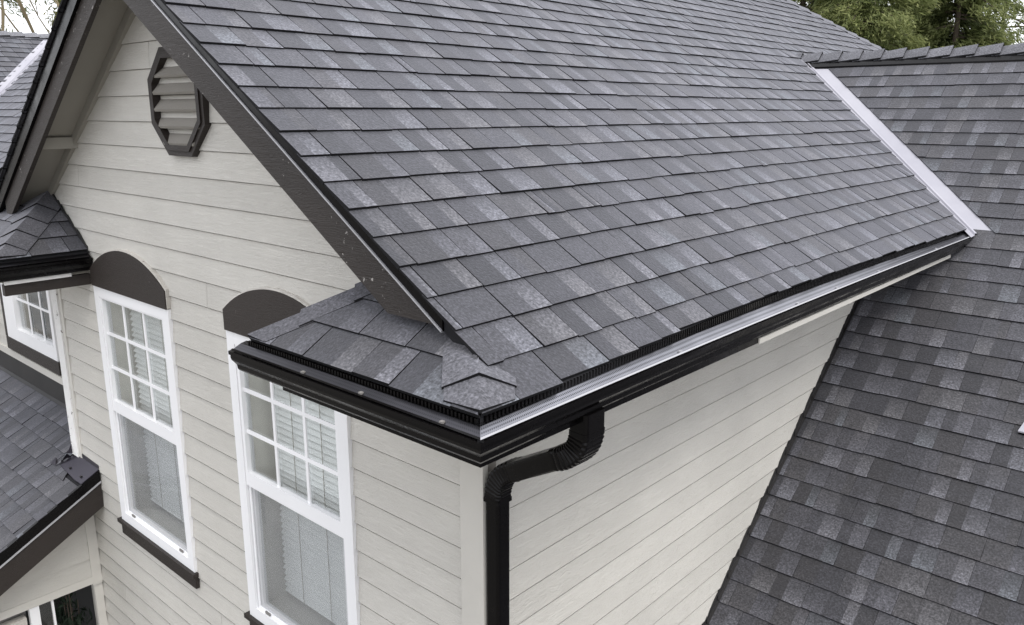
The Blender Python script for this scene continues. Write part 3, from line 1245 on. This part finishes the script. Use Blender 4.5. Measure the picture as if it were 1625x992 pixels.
guard([fr_(-5.36), fr_(-2), fr_(1), corner], [0, 3.36, 6.36, 9.5], "gutter_guard", front_gutter, m_guard2)
guard([corner] + [sd_(y) for y in ys_], [-4.3] + ys_, "gutter_guard", side_gutter, m_guard)
for y in (3.6, 11.2, 14.6, 18.9, 26.5):
    bx("guard_screw", 3.97 + bow(y), 4.05 + bow(y), y - .06, y + .06, 1.10, 1.16, m_bare, side_gutter)
for x in (-2.1, .2, 2.9):
    bx("guard_screw", x - .05, x + .05, DY - 4.05, DY - 3.96, 1.10, 1.16, m_greyboard, front_gutter)
# the comb of black teeth closing the gap under the shingles
mb = MB()
x = -5.0
while x < 3.72:
    mb.box(x, x + .055, DY - 3.79, DY - 3.72, 1.22, 1.345)
    x += .115
o = mb.build("guard_comb", m_black, front_gutter)
o['kind'] = 'stuff'
mb = MB()
y = -3.8
while y < 30.6:
    mb.box(3.72 + bow2(y), 3.79 + bow2(y), y, y + .06, 1.235 - .40 * M * bow2(y), 1.35 - M * bow2(y))
    y += .125
o = mb.build("guard_comb", m_black, side_gutter)
o['kind'] = 'stuff'
# mitre strip and rivets at the corner
mb = MB()
mb.solid([(3.98, DY - 4.06, 1.105), (4.06, DY - 3.98, 1.105), (4.17, DY - 4.08, 1.10), (4.08, DY - 4.17, 1.10)],
         [(3.98, DY - 4.06, 1.06), (4.06, DY - 3.98, 1.06), (4.17, DY - 4.08, 1.05), (4.08, DY - 4.17, 1.05)])
mb.build("mitre_strip", m_guard2, front_gutter)
# starter strip of drip metal under the eave shingles
mb = MB()
yy = [-3.9] + ys_[:-1]
for a, b_ in zip(yy, yy[1:]):
    mb.poly([(3.70 + bow2(a), a, 1.34 - M * bow2(a)), (3.70 + bow2(a), a, 1.1), (3.70 + bow2(b_), b_, 1.1), (3.70 + bow2(b_), b_, 1.34 - M * bow2(b_))])
mb.poly([(-5, DY - 3.70, 1.34), (3.7, DY - 3.70, 1.34), (3.7, DY - 3.70, 1.1), (-5, DY - 3.70, 1.1)])
mb.build("drip_edge", m_black, house)


# ------------------------------------------------------------------ downspout
def sweep(name, path, w, d, mat, parent, ribs=None, up_ref=(0, 1, 0)):
    """rounded rectangular section (w along up_ref, d across) swept along path; ribs scales each station"""
    mb = MB()
    sec = []
    r = .10
    for (sx_, sy_, a0) in ((1, 1, 0), (-1, 1, 90), (-1, -1, 180), (1, -1, 270)):
        for a in (0, 30, 60, 90):
            th = math.radians(a0 + a)
            sec.append((sx_ * (w / 2 - r) + r * math.cos(th), sy_ * (d / 2 - r) + r * math.sin(th)))
    rings = []
    for i, p in enumerate(path):
        p = Vector(p)
        a = Vector(path[max(i - 1, 0)])
        b_ = Vector(path[min(i + 1, len(path) - 1)])
        dd = (b_ - a).normalized()
        u = Vector(up_ref)
        u = (u - dd * u.dot(dd)).normalized()
        v = dd.cross(u)
        k = ribs[i] if ribs else 1.0
        rings.append([tuple(p + u * s_[0] * k + v * s_[1] * k) for s_ in sec])
    n_ = len(sec)
    for r0, r1 in zip(rings, rings[1:]):
        for i in range(n_):
            j = (i + 1) % n_
            mb.poly([r0[i], r0[j], r1[j], r1[i]])
    mb.poly(list(reversed(rings[0])))
    mb.poly(rings[-1])
    o = mb.build(name, mat, parent, smooth=False, weld=True)
    return o


def bend(a, b_, c_, n_=34):
    """quadratic bend from a through control b to c, with corrugations"""
    pts, rb = [], []
    for i in range(n_ + 1):
        k = i / n_
        p = (Vector(a) * (1 - k) ** 2 + Vector(b_) * 2 * k * (1 - k) + Vector(c_) * k * k)
        pts.append(tuple(p))
        rb.append(.965 if i % 3 == 1 and 2 < i < n_ - 2 else 1.02 if i % 3 == 2 and 2 < i < n_ - 2 else 1.0)
    return pts, rb


pw, pd = .52, .52
pipe_x, pipe_y = .34, .20
spout = sweep("downspout", [(pipe_x, pipe_y, -2.95), (pipe_x, pipe_y, -44)], pw, pd, m_black, house)
oy = -.15
ox = 3.62
p1, r1 = bend((ox, oy, -.02), (ox, oy, -.72), (ox - .85, oy + .09, -1.02))
sweep("outlet", [(ox, oy, .46), (ox, oy, -.05)], .78, .55, m_black, spout)
sweep("elbow", p1, .80, .58, m_black, spout, r1)
e2 = (pipe_x + .75, pipe_y + .02, -1.98)
sweep("offset_pipe", [(ox - .75, oy + .08, -.985), e2], .76, .54, m_black, spout)
p2, r2 = bend((pipe_x + .85, pipe_y + .01, -1.94), (pipe_x, pipe_y, -2.22), (pipe_x, pipe_y, -3.05))
sweep("elbow", p2, .60, .58, m_black, spout, r2)
bx("strap", pipe_x - .28, pipe_x + .28, pipe_y - .28, pipe_y + .28, -3.15, -3.02, m_black, spout)

# ------------------------------------------------------------------ return at the far end of the gable
XL, ZL = -25.9, 1.0
f_lr = lambda x, y: ZL + M * (y - YE)
f_le = lambda x, y: ZL + M * (XL - x)
ret2 = deck("return_roof", [(XL - .05, YE + .05), (XL - 3.95, -.02), (-38, -.02), (-38, YE + .05)], f_lr, parent=house)
lay_roof(ret2, (0, YE, ZL), (1, 0, 0), (0, ca, sa), (0, -sa, ca), [(k * ECR, -36, XL - k * dxc) for k in range(4)],
         lambda t_, s_: [(1, ca, XL), (0, 1, 3.93 / ca)], 30, narrow=0)
ret3 = deck("return_roof", [(XL - .05, YE + .05), (XL - .05, -.02), (XL - 3.92, -.02)], f_le, parent=house)
lay_roof(ret3, (XL, 0, ZL), (0, 1, 0), (-ca, 0, sa), (sa, 0, ca), [(k * ECR, YE + k * dxc, 0) for k in range(4)],
         lambda t_, s_: [(-1, ca, -YE), (1, 0, -.05)], 30, narrow=0)
hA3 = Vector((XL, YE, ZL + .05))
hB3 = Vector((XL - 3.95, 0, ZL + .05 + 3.95 * M))
d3 = (hB3 - hA3).normalized()
dn1 = d3.cross(n_ret).normalized()
dn1 = dn1 if dn1.x < 0 else -dn1
dn2 = d3.cross(n_main).normalized()
dn2 = dn2 if dn2.y > 0 else -dn2
hip_caps(ret3, tuple(hA3), tuple(hB3), tuple(dn1), tuple(dn2), .95, 1.15, 5, .02, .10, (.040, .039, .045), eaves=((-1, 0, 0), (0, 1, 0)), sqr=.05)  # cap tone lowered to carry the shade under the soffit
# step flashing where the end slope meets the wall
mb = MB()
for k in range(4):
    xa, xb = XL - k * .98, XL - (k + 1) * .98
    mb.solid([(xa, -.10, f_le(xa, 0) - .1), (xb, -.10, f_le(xb, 0) - .1), (xb, -.10, f_le(xb, 0) + .28), (xa - .2, -.10, f_le(xa, 0) + .30), (xa, -.10, f_le(xa, 0) + .2)],
             [(xa, -.02, f_le(xa, 0) - .1), (xb, -.02, f_le(xb, 0) - .1), (xb, -.02, f_le(xb, 0) + .28), (xa - .2, -.02, f_le(xa, 0) + .30), (xa, -.02, f_le(xa, 0) + .2)])
mb.build("step_flashing", m_flash, ret3)
# its gutter: end run along y, front run along x
dz = ZL - ZE + .02
gx = lambda o_: XL + (o_ - XE)
def e_run(y):
    return lambda o_, z: (gx(o_), y, z + dz)
corner2 = lambda o_, z: (gx(o_), DY - o_, z + dz)
def f_run(x):
    return lambda o_, z: (x, DY - o_, z + dz)
g2 = gutter([e_run(-.02), e_run(-2), corner2], "gutter", True, False)
g3 = gutter([corner2, f_run(-30), f_run(-37)], "gutter", False, True)
guard([e_run(-.05), e_run(-2), corner2], [0, 2, 4.3], "gutter_guard", g2, m_guard2)
guard([corner2, f_run(-30), f_run(-37)], [0, 4, 11], "gutter_guard", g3, m_guard2)
bx("fascia_board", XL - .22, XL - .12, -3.8, -.02, .42 + dz, 1.2 + dz, m_black, house)
bx("fascia_board", -37, XL - .223, -3.8, -3.7, .42 + dz, 1.2 + dz, m_black, house)
o = bx("trim_strip", XL - .14, XL - .02, -3.7, -.9, .24 + dz, .40 + dz, m_peel, house)
bx("frieze_board", XL - .5, XL - .16, -3.7, -.02, -.28 + dz, .23 + dz, m_brown2, house)
bx("soffit", -37, XL - .3, -3.7, .1, .28 + dz, .40 + dz, m_soffit, house)

# ------------------------------------------------------------------ set-back wall with the small window, and the porch roof
YS = 1.72
setb = MB()
setb.box(-60, -45.2, YS + .10, YS + .5, -44, 3)
setb.box(-36.9, WX - .03, YS + .10, YS + .5, -44, 3)
setb.box(-45.19, -36.91, YS + .10, YS + .5, -44, -7.2)
setb.box(-45.19, -36.91, YS + .10, YS + .5, -.9, 3)
setb = setb.build("setback_wall", m_wrap, house, weld=True)
for k in range(-9, 3):
    zb = k + .42
    for (a, b_) in (((-60, -45.9), (-36.85, WX - .03)) if zb > -7.4 and zb < -1.2 else ((-60, WX - .03),)):
        pl = [(a, zb), (b_, zb), (b_, zb + 1), (a, zb + 1)]
        board(setb, pl, zb, lambda u, o_, z: (u, YS + o_, z))
win = MB()
win.box(-45.45, -43.42, YS - .2, YS + .3, -7.12, -.9)
win.box(-37.2, -36.8, YS - .2, YS + .3, -7.12, -.9)
win.box(-43.42, -37.2, YS - .198, YS + .3, -7.12, -6.28)
win.box(-43.42, -37.2, YS - .198, YS + .3, -1.3, -.9)
win = win.build("window", m_white, house)
for i, x in enumerate((-41.38, -39.25)):
    bx("muntin", x - .07, x + .07, YS + .02, YS + .08, -6.28, -1.3, m_white, win)
for z in (-4.29, -2.55):
    bx("muntin", -43.42, -37.2, YS + .015, YS + .075, z - .07, z + .07, m_white, win)
for i in range(3):
    for j in range(3):
        xa, xb = (-43.4, -41.4, -39.27, -37.2)[i:i + 2]
        za, zb = (-6.26, -4.3, -2.56, -1.3)[j:j + 2]
        bx("pane", xa + .01, xb - .01, YS + .10, YS + .11, za + .01, zb - .01, m_glass, win)
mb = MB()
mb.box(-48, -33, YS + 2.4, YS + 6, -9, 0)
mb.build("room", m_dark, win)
mb = MB()
for i in range(30):
    x = -43.6 + i * .14
    mb.poly([(x, YS + .8 + .08 * (i % 2), -6.4), (x + .14, YS + .8 + .08 * ((i + 1) % 2), -6.4), (x + .14, YS + .8 + .08 * ((i + 1) % 2), -1), (x, YS + .8 + .08 * (i % 2), -1)])
mb.build("curtain", m_curtain, win)
bx("sill_apron", -45.7, -36.6, YS - .25, YS + .1, -7.95, -7.125, m_brown2, win)
bx("side_trim", -45.85, -45.46, YS - .22, YS + .1, -7.12, -.9, m_brown2, win)
bx("base_trim", -60, WX - .04, YS - .1, YS + .1, -8.62, -8.15, m_trimlight, setb)

SP = .5408
ZP = -10.945                         # height of the porch roof at y=0
f_po = lambda x, y: ZP + SP * y
cp, sp = 1 / math.hypot(1, SP), SP / math.hypot(1, SP)
XK = -28.1
porch = deck("porch_roof", [(-60, -9), (XK - .05, -9), (XK - .05, -.02), (WX, -.02), (WX, YS), (-60, YS)], f_po, parent=house)
pc = []
for k in range(-1, 9):
    yk = -1.26 - .965 * (k - 2) - .0
    pc.append((yk / cp, -56 + random.uniform(0, 1), XK))


def porch_planes(t_, s_):
    pl = [(1, 0, XK), (0, 1, (YS - .0) / cp)]
    if s_ > -1.0:
        pl.append((1, 0, WX - .08 if s_ * cp > -.1 else XK))
        if s_ * cp > -.95:
            pl.append((1, .9, WX + .3))
    return pl


lay_roof(porch, (0, 0, ZP), (1, 0, 0), (0, cp, sp), (0, -sp, cp), pc, porch_planes, 200, narrow=.12, wmul=1.0)
# apron flashing against the set-back wall
mb = MB()
A = [(-60, YS - .95, f_po(0, YS - .95) + .11), (WX - .03, YS - .95, f_po(0, YS - .95) + .11), (WX - .03, YS - .06, f_po(0, YS) + .14), (-60, YS - .06, f_po(0, YS) + .14)]
A = [(-60, YS - .05, f_po(0, YS) + .02), (WX - .03, YS - .05, f_po(0, YS) + .02), (WX - .03, YS - .05, -8.6), (-60, YS - .05, -8.6)]
mb.solid(A, [(p[0], YS + .09, p[2]) for p in A])
mb.poly([(-60, YS - .22, f_po(0, YS - .22) + .10), (WX - .03, YS - .22, f_po(0, YS - .22) + .10), (WX - .03, YS - .04, f_po(0, YS) + .12), (-60, YS - .04, f_po(0, YS) + .12)])
mb.build("apron_flashing", m_apron, setb)
# dark flashing sheet over the nose of the porch roof by the corner board, and a bent kick-out
mb = MB()
A = [(XK - .02, -.04, f_po(0, -.04) + .12), (-31.2, -.04, f_po(0, -.04) + .13), (-31.25, -.85, f_po(0, -.85) + .13), (-29.0, -1.0, f_po(0, -1.0) + .125), (XK - .02, -.98, f_po(0, -.98) + .12)]
mb.solid(A, [(p[0], p[1], p[2] - .06) for p in A])
A = [(XK - .02, -.02, f_po(0, 0) + .12), (-31.2, -.02, f_po(0, 0) + .12), (-31.2, -.02, f_po(0, 0) + .55), (-30.4, -.02, f_po(0, 0) + .36), (XK - .02, -.02, f_po(0, 0) + .30)]
mb.solid(A, [(p[0], p[1] - .03, p[2]) for p in A])
mb.build("flashing_sheet", m_bib, porch)
for (x, y) in ((-30.2, -.72), (-28.7, -.75)):
    bx("nail", x - .06, x + .06, y - .06, y + .06, f_po(0, y) + .13, f_po(0, y) + .19, m_flash, porch)
mb = MB()
q = [(-31.35, -.10, .75), (-31.28, -.45, .45), (-31.3, -.80, .22), (-31.55, -1.0, .15), (-32.2, -1.05, .13)]
for a, b_ in zip(q, q[1:]):
    mb.poly([(a[0], a[1], f_po(0, a[1]) + a[2]), (b_[0], b_[1], f_po(0, b_[1]) + b_[2]), (b_[0] - .1, b_[1] + .35, f_po(0, b_[1] + .35) + .13), (a[0] - .1, a[1] + .25, f_po(0, a[1]) + .13)])
mb.build("kickout_flashing", m_bib, porch)
# rake trim of the porch roof
def rake_piece(name, o0, o1, x0, x1, m, foot=None):
    mb = MB()
    ya, yb = -9.0, -.03
    A = [(x1, ya, f_po(0, ya) + o0), (x1, yb, f_po(0, yb) + o0), (x1, yb, f_po(0, yb) + o1), (x1, ya, f_po(0, ya) + o1)]
    mb.solid(A, [(x0, p[1], p[2]) for p in A])
    return mb.build(name, m, porch, weld=True)


rake_piece("drip_edge", .07, -.52, XK - .14, XK + .04, m_black)
rake_piece("drip_edge", -.525, -.61, XK - .12, XK + .09, m_bare)
rake_piece("rake_board", -.62, -1.98, XK - .2, XK + .02, m_brown2)
mb = MB()
A = [(XK - .2, -9, f_po(0, -9) - 1.3), (XK - .2, -.03, f_po(0, 0) - 1.3), (-29.85, -.03, f_po(0, 0) - 1.3), (-29.85, -9, f_po(0, -9) - 1.3)]
mb.solid(A, [(p[0], p[1], p[2] - .1) for p in A])
mb.build("soffit", m_soffit, porch, weld=True)

# porch side wall under the rake, with an opening
XP = -29.8
pwall = MB()
pl = [(-9, -18.05), (-.1, -18.05), (-.1, f_po(0, 0) - .9), (-9, f_po(0, -9) - .9)]
pwall.solid([(XP - .12, p[0], p[1]) for p in pl], [(XP - .4, p[0], p[1]) for p in pl])
pwall = pwall.build("porch_wall", m_wrap, house, weld=True)
for k in range(6):
    zb = -17.60 + k * 1.05
    pl = [(-9, zb), (-.5, zb), (-.5, zb + 1.05), (-9, zb + 1.05)]
    pl = clip(pl, -SP, 1, ZP - .95)
    if len(pl) > 2:
        board(pwall, pl, zb, lambda u, o_, z: (XP - o_, u, z), 1.05)
bx("header_trim", XP - .2, XP + .05, -9, -.12, -18.05, -17.61, m_trimlight, pwall)
bx("corner_board", XP - .05, XP + .07, -.52, -.02, -18.15, -12.6, m_trimlight, pwall)
bx("corner_board", XP - .25, XP - .02, -.45, -.02, -44, -18.16, m_trimlight, pwall)
bx("post", XP - .3, XP - .0, -3.75, -3.28, -44, -18.06, m_white, pwall)
bx("mullion", XP - .2, XP - .05, -2.66, -2.55, -44, -18.06, m_white, pwall)
bx("side_light", XP - .16, XP - .12, -3.27, -2.67, -44, -18.06, m_glass, pwall)
bx("porch_panel", XP - .8, XP - .7, -9, -3.76, -44, -18.0, m_greyboard, pwall)
bx("post_cap", XP - .55, XP - .1, -5.0, -3.9, -18.95, -18.55, m_caulk, pwall)
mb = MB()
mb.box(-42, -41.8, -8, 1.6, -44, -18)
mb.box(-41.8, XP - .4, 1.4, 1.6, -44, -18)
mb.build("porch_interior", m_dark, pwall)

# ------------------------------------------------------------------ dormer gutter at the right edge
dorm = MB()
dz2 = -6.05 + .35
zt_ = f_wing(0, 23.7)
dorm.box(9.6, 16, 24.6, 33, zt_ - 1.5, zt_ + 3.2)
dorm = dorm.build("dormer", m_siding, house, weld=True)
mb = MB()
zr0 = zt_ + .12
prof = [(23.62, zr0), (23.66, zr0 - .18), (23.80, zr0 - .38), (23.92, zr0 - .62), (24.5, zr0 - .62), (24.5, zr0)]
mb.solid([(8.78, p[0], p[1]) for p in prof], [(16, p[0], p[1]) for p in prof])
mb.build("gutter", m_black, dorm, weld=True)
mb = MB()
mb.solid([(8.76, 23.6, zr0 + .005), (16, 23.6, zr0 + .005), (16, 24.6, zr0 + .55), (8.95, 24.6, zr0 + .55)],
         [(8.76, 23.6, zr0 + .07), (16, 23.6, zr0 + .07), (16, 24.6, zr0 + .62), (8.95, 24.6, zr0 + .62)])
mb.build("gutter_guard", m_valley, dorm, weld=True)

# ------------------------------------------------------------------ a second house's roof beyond the gable
far = thing("neighbour_house", "grey shingled roof with a white valley flashing beyond the gable's dark rake", "house", W((-78, 16, -44)))
f_p2 = lambda x, y: 1.08 + .648 * y
f_p1 = lambda x, y: 8.93 + .54 * (-75.3 - x)
XPR = -87.3
zpr = f_p1(XPR, 0)


def far_val_y(x):
    return (f_p1(x, 0) - 1.08) / .648


inv = Matrix.Translation(-Vector(W((-78, 16, -44))))


def to_far(o):
    o.parent = far
    o.matrix_parent_inverse = inv


m_far = m_deck
d_a = deck("roof", [(-60, -2), (-60, 24), (XPR + .5, far_val_y(XPR + .5)), (-60.5, far_val_y(-60.5)), ], f_p2)
bpy.data.objects.remove(d_a)
d_a = deck("roof", [(-50, -6), (-50, 22), (-87, 22), (-87, far_val_y(-87)), (-61, far_val_y(-61)), (-61, -6)], f_p2)
to_far(d_a)
d_b = deck("roof", [(-61, -8), (-61, far_val_y(-61)), (-87, far_val_y(-87)), (XPR, far_val_y(-87) + .4), (XPR, -8)], f_p1)
to_far(d_b)
c54, s54 = 1 / math.hypot(1, .54), .54 / math.hypot(1, .54)
kk = .54 / .648
lay_roof(d_a, (0, 0, 1.08), (1, 0, 0), (0, ca, sa), (0, -sa, ca), [((-5 + k * dxc) / ca, -90, -50) for k in range(30)],
         lambda t_, s_: [(-1, -ca / kk, -(((8.93 - .54 * 75.3 - 1.08) / .648) / kk) * 1 - .55), (0, 1, 21.8 / ca)], 120, narrow=0)
lay_roof(d_b, (-75.3, 0, 8.93), (0, 1, 0), (-c54, 0, s54), (s54, 0, c54), [((-13 + k * ECR), -8, 24) for k in range(24)],
         lambda t_, s_: [(1, -s54 / .648, (8.93 - 1.08) / .648 - .6), (0, 1, (-75.3 - XPR) / c54)], 120, narrow=0)
for o in list(d_a.children) + list(d_b.children):
    pass
hip_caps(d_b, (XPR, 26, zpr + .1), (XPR, -8, zpr + .1), (c54, 0, -s54), (-c54, 0, -s54), .85, 1.45, 23, 0, .22, (.10, .10, .108))
mb = MB()
xs_ = np.linspace(-61.5, -86.5, 14)
for a, b_ in zip(xs_, xs_[1:]):
    P0 = lambda x, o_, h: (x + max(o_, 0), far_val_y(x) + min(o_, 0), f_p1(x, 0) + h)
    for (o0, h0), (o1, h1) in zip([(-.85, .10), (-.1, .06), (0, .2), (.1, .06), (.95, .09)], [(-.1, .06), (0, .2), (.1, .06), (.95, .09), (1.0, 0)]):
        mb.poly([P0(a, o0, h0), P0(a, o1, h1), P0(b_, o1, h1), P0(b_, o0, h0)])
to_far(mb.build("valley_flashing", m_valley))
mb = MB()
mb.box(-86, -62, 12, 30, -44, -1)
mb.box(-60, -50.5, 4, 21, -44, 0)
to_far(mb.build("wall", m_siding))
mb = MB()
mb.solid([(-50, 22, f_p2(0, 22)), (-88, 22, f_p2(0, 22)), (-88, 44, 1), (-50, 44, 1)], [(-50, 22, f_p2(0, 22) - .4), (-88, 22, f_p2(0, 22) - .4), (-88, 44, .6), (-50, 44, .6)])
mb.solid([(XPR, -8, zpr), (XPR, 30, zpr), (-108, 30, zpr - 11), (-108, -8, zpr - 11)], [(XPR, -8, zpr - .4), (XPR, 30, zpr - .4), (-108, 30, zpr - 11.4), (-108, -8, zpr - 11.4)])
to_far(mb.build("roof", m_deck))

# ------------------------------------------------------------------ ground
mb = MB()
Q = 9000
mb.poly([(-Q, -Q, -44), (Q, -Q, -44), (Q, Q, -44), (-Q, Q, -44)])
g_ = mb.build("ground", m_ground)
g_['kind'] = 'structure'


# ------------------------------------------------------------------ trees
def tube(mb, path, radii, n_=5):
    rings = []
    for i, p in enumerate(path):
        p = Vector(p)
        a = Vector(path[max(i - 1, 0)])
        b_ = Vector(path[min(i + 1, len(path) - 1)])
        d = (b_ - a).normalized()
        u = d.orthogonal().normalized()
        v = d.cross(u)
        rings.append([tuple(p + (u * math.cos(2 * math.pi * k / n_) + v * math.sin(2 * math.pi * k / n_)) * radii[i]) for k in range(n_)])
    for r0, r1 in zip(rings, rings[1:]):
        for k in range(n_):
            j = (k + 1) % n_
            mb.poly([r0[k], r0[j], r1[j], r1[k]])


def leaf_mesh(name, centres, dirs, size, tone, mat, parent, per=5, spread=.9, seed=1, droop=.3):
    """clusters of small pointed leaves; all arrays in build units, local to the tree's base"""
    r = np.random.default_rng(seed)
    n_ = len(centres)
    c = np.repeat(centres, per, 0) + r.normal(0, spread, (n_ * per, 3)) * np.array([1, 1, .7])
    d = np.repeat(dirs, per, 0) + r.normal(0, .55, (n_ * per, 3))
    d[:, 2] -= droop
    d /= np.linalg.norm(d, axis=1)[:, None] + 1e-9
    side = np.cross(d, r.normal(0, 1, d.shape))
    side /= np.linalg.norm(side, axis=1)[:, None] + 1e-9
    L = size * r.uniform(.6, 1.4, (len(c), 1))
    w = L * r.uniform(.07, .13, (len(c), 1))
    v = np.stack([c - d * L * .5, c + side * w, c + d * L * .6, c - side * w], 1).reshape(-1, 3)
    tn = np.clip(np.repeat(tone, per) + r.normal(0, .12, len(c)), 0, 1)
    me = bpy.data.meshes.new(name)
    nq = len(c)
    me.vertices.add(nq * 4)
    me.vertices.foreach_set('co', (v * S).ravel())
    me.loops.add(nq * 4)
    me.loops.foreach_set('vertex_index', np.arange(nq * 4, dtype=np.int32))
    me.polygons.add(nq)
    me.polygons.foreach_set('loop_start', np.arange(0, nq * 4, 4, dtype=np.int32))
    me.update(calc_edges=True)
    ca_ = me.color_attributes.new('Col', 'FLOAT_COLOR', 'POINT')
    col = np.repeat(tn, 4)
    ca_.data.foreach_set('color', np.c_[col, col, col, np.ones(len(col))].ravel())
    me.materials.append(mat)
    return link(name, me, parent)


def conifer(label, base, height, radius, seed, n_branch=120, sprays=70, mat=None, lean=(0, 0), dens=1.0, group="trees behind the ridge", crown_from=.12):
    r = np.random.default_rng(seed)
    root = thing("conifer_tree", label, "tree", W(base), group)
    mb = MB()
    tr_ = [(lean[0] * k / 8, lean[1] * k / 8, height * k / 8) for k in range(9)]
    tube(mb, tr_, [1.1 * (1 - k / 8.6) + .08 for k in range(9)], 8)
    cs, ds, tn = [], [], []
    for i in range(n_branch):
        k = crown_from + (1 - crown_from) * (i / n_branch) ** .9
        z = height * k
        rad = radius * (1 - k) ** .60 * r.uniform(.62, 1.12) + 1.0
        az = r.uniform(0, 2 * math.pi)
        d = np.array([math.cos(az), math.sin(az), 0])
        p0 = np.array([lean[0] * k, lean[1] * k, z])
        rise, sag = r.uniform(-.1, .30), r.uniform(.25, .6)
        pth = []
        for q in np.linspace(0, 1, 5):
            pth.append(tuple(p0 + d * rad * q + np.array([0, 0, rad * (rise * q - sag * q * q)])))
        tube(mb, pth, [.34 * (1 - k * .6), .26, .18, .11, .04], 4)
        m_ = int(sprays * 1.9 * rad / radius * dens) + 4
        q = r.uniform(.18, 1.0, m_) ** .75
        pts = p0 + d * (rad * q)[:, None]
        pts[:, 2] += rad * (rise * q - sag * q * q)
        lat = np.array([-d[1], d[0], 0])
        pts += lat * (r.normal(0, .22, m_) * rad * (1.1 - q * .7))[:, None]
        pts[:, 2] -= np.abs(r.normal(0, .9, m_))
        cs.append(pts)
        ds.append(np.tile(d, (m_, 1)) + lat * r.normal(0, .5, (m_, 1)))
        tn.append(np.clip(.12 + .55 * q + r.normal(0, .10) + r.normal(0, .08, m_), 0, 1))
    mb.c = [(.3, .3, .3)] * len(mb.v)
    me = mesh_data("trunk", mb, m_bark, world=False)
    me.transform(Matrix.Scale(S, 4))
    link("trunk", me, root)
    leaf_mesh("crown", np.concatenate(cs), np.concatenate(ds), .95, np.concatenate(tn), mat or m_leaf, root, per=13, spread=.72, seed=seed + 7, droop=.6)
    return root


TR = "conifers behind the wing's ridge"
conifer("dark full conifer nearest the end of the sloping hip", (-52, 138, -44), 108, 25, 21, 150, 70, group=TR)
conifer("light green drooping conifer standing just over the ridge caps", (-37, 128, -44), 94, 20, 22, 140, 70, m_leaf, group=TR)
conifer("broad olive green conifer in the middle of the row behind the ridge", (-33, 156, -44), 112, 25, 23, 150, 72, m_leaf, group=TR)
conifer("yellowish feathery conifer between the broad one and the thin one", (-29, 150, -44), 92, 15, 24, 120, 62, m_leaf, group=TR)
conifer("thin open conifer with sky showing through its branches", (-30, 180, -44), 88, 20, 25, 70, 18, m_leaf, (2, 0), .6, group=TR)
conifer("tall dark conifer farthest back behind the row", (-62, 190, -44), 135, 30, 26, 150, 74, group=TR)


def bare_tree(label, base, height, seed, spread=.5, thick=1.0, leaf=0, group=None):
    r = random.Random(seed)
    root = thing("bare_tree", label, "tree", W(base), group)
    mb = MB()
    tips = []

    def grow(p, d, L, rad, depth):
        pts = [tuple(p)]
        q = Vector(p)
        dd = Vector(d)
        for i in range(4):
            dd = (dd + Vector((r.uniform(-.16, .16), r.uniform(-.16, .16), r.uniform(-.03, .14)))).normalized()
            q = q + dd * L / 4
            pts.append(tuple(q))
        tube(mb, pts, [rad * (1 - .14 * i) for i in range(5)], 4 if depth > 1 else 6)
        if depth >= 5:
            tips.extend([q, Vector(pts[2])])
            return
        for i in range(3 if depth < 4 else 4):
            k = r.choice((2, 3, 4, 4))
            az = r.uniform(0, 6.283)
            nd_ = (dd + Vector((math.cos(az), math.sin(az), r.uniform(-.15, .4))) * spread * r.uniform(.6, 1.3)).normalized()
            grow(Vector(pts[k]), nd_, L * r.uniform(.58, .78), rad * r.uniform(.45, .62), depth + 1)
    grow(Vector((0, 0, 0)), Vector((0, 0, 1)), height * .42, 1.1 * thick, 0)
    me = mesh_data("trunk", mb, m_twig, world=False)
    me.transform(Matrix.Scale(S, 4))
    link("trunk", me, root)
    if leaf:
        tp = np.array([tuple(p) for p in tips])
        sel = np.random.default_rng(seed).choice(len(tp), min(len(tp), leaf), replace=False)
        leaf_mesh("crown", tp[sel], np.tile(np.array([0, 0, -.3]), (len(sel), 1)), .9, np.random.default_rng(seed).uniform(.1, .9, len(sel)), m_leaf2, root, 9, 1.0, seed)
    return root


conifer("thin yellow-green conifer mixed in with the bare branches over the neighbour's roof", (-136, 44, -44), 84, 15, 41, 90, 40, m_leaf2, (1, 0), .8, group="trees beyond the neighbour's roof")
conifer("olive conifer far back behind the bare branches", (-172, 40, -44), 96, 18, 42, 90, 40, m_leaf, (1, 0), .8, group="trees beyond the neighbour's roof")
BT = "bare trees beyond the neighbour's roof"
bare_tree("bare leaning tree with pale branches at the picture's edge over the neighbour's roof", (-140, 33, -44), 100, 31, .55, .8, 500, group=BT)
bare_tree("bare upright tree with yellow-green tufts beside the dark rake", (-122, 41, -44), 92, 32, .5, .7, 1500, group=BT)
bare_tree("slender bare tree behind the other bare ones", (-158, 52, -44), 105, 33, .6, .8, 700, group=BT)

# ------------------------------------------------------------------ climbing shrub inside the porch
sh = thing("shrub", "dark leafy shrub inside the porch opening below the rake board", "shrub", W((-32.2, -1.3, -44)))
mb = MB()
r_ = random.Random(4)
cs = []
for i in range(14):
    az = r_.uniform(0, 6.283)
    top = (math.cos(az) * r_.uniform(.3, 1.4), math.sin(az) * r_.uniform(.2, .9), r_.uniform(19, 25.6))
    path = [(0, 0, 0), (top[0] * .3, top[1] * .3, top[2] * .5), top]
    tube(mb, path, [.16, .1, .03], 5)
    for k in range(60):
        q = r_.uniform(.25, 1)
        cs.append((top[0] * q + r_.gauss(0, .35), top[1] * q + r_.gauss(0, .3), min(top[2] * q + r_.gauss(0, .5), 25.7)))
me = mesh_data("stem", mb, m_bark, world=False)
me.transform(Matrix.Scale(S, 4))
link("stem", me, sh)
cs = np.array(cs)
leaf_mesh("foliage", cs, np.tile(np.array([.5, -.3, -.4]), (len(cs), 1)), .55, np.clip(rng.normal(.5, .25, len(cs)), 0, 1), m_leafd, sh, 5, .22, 3)
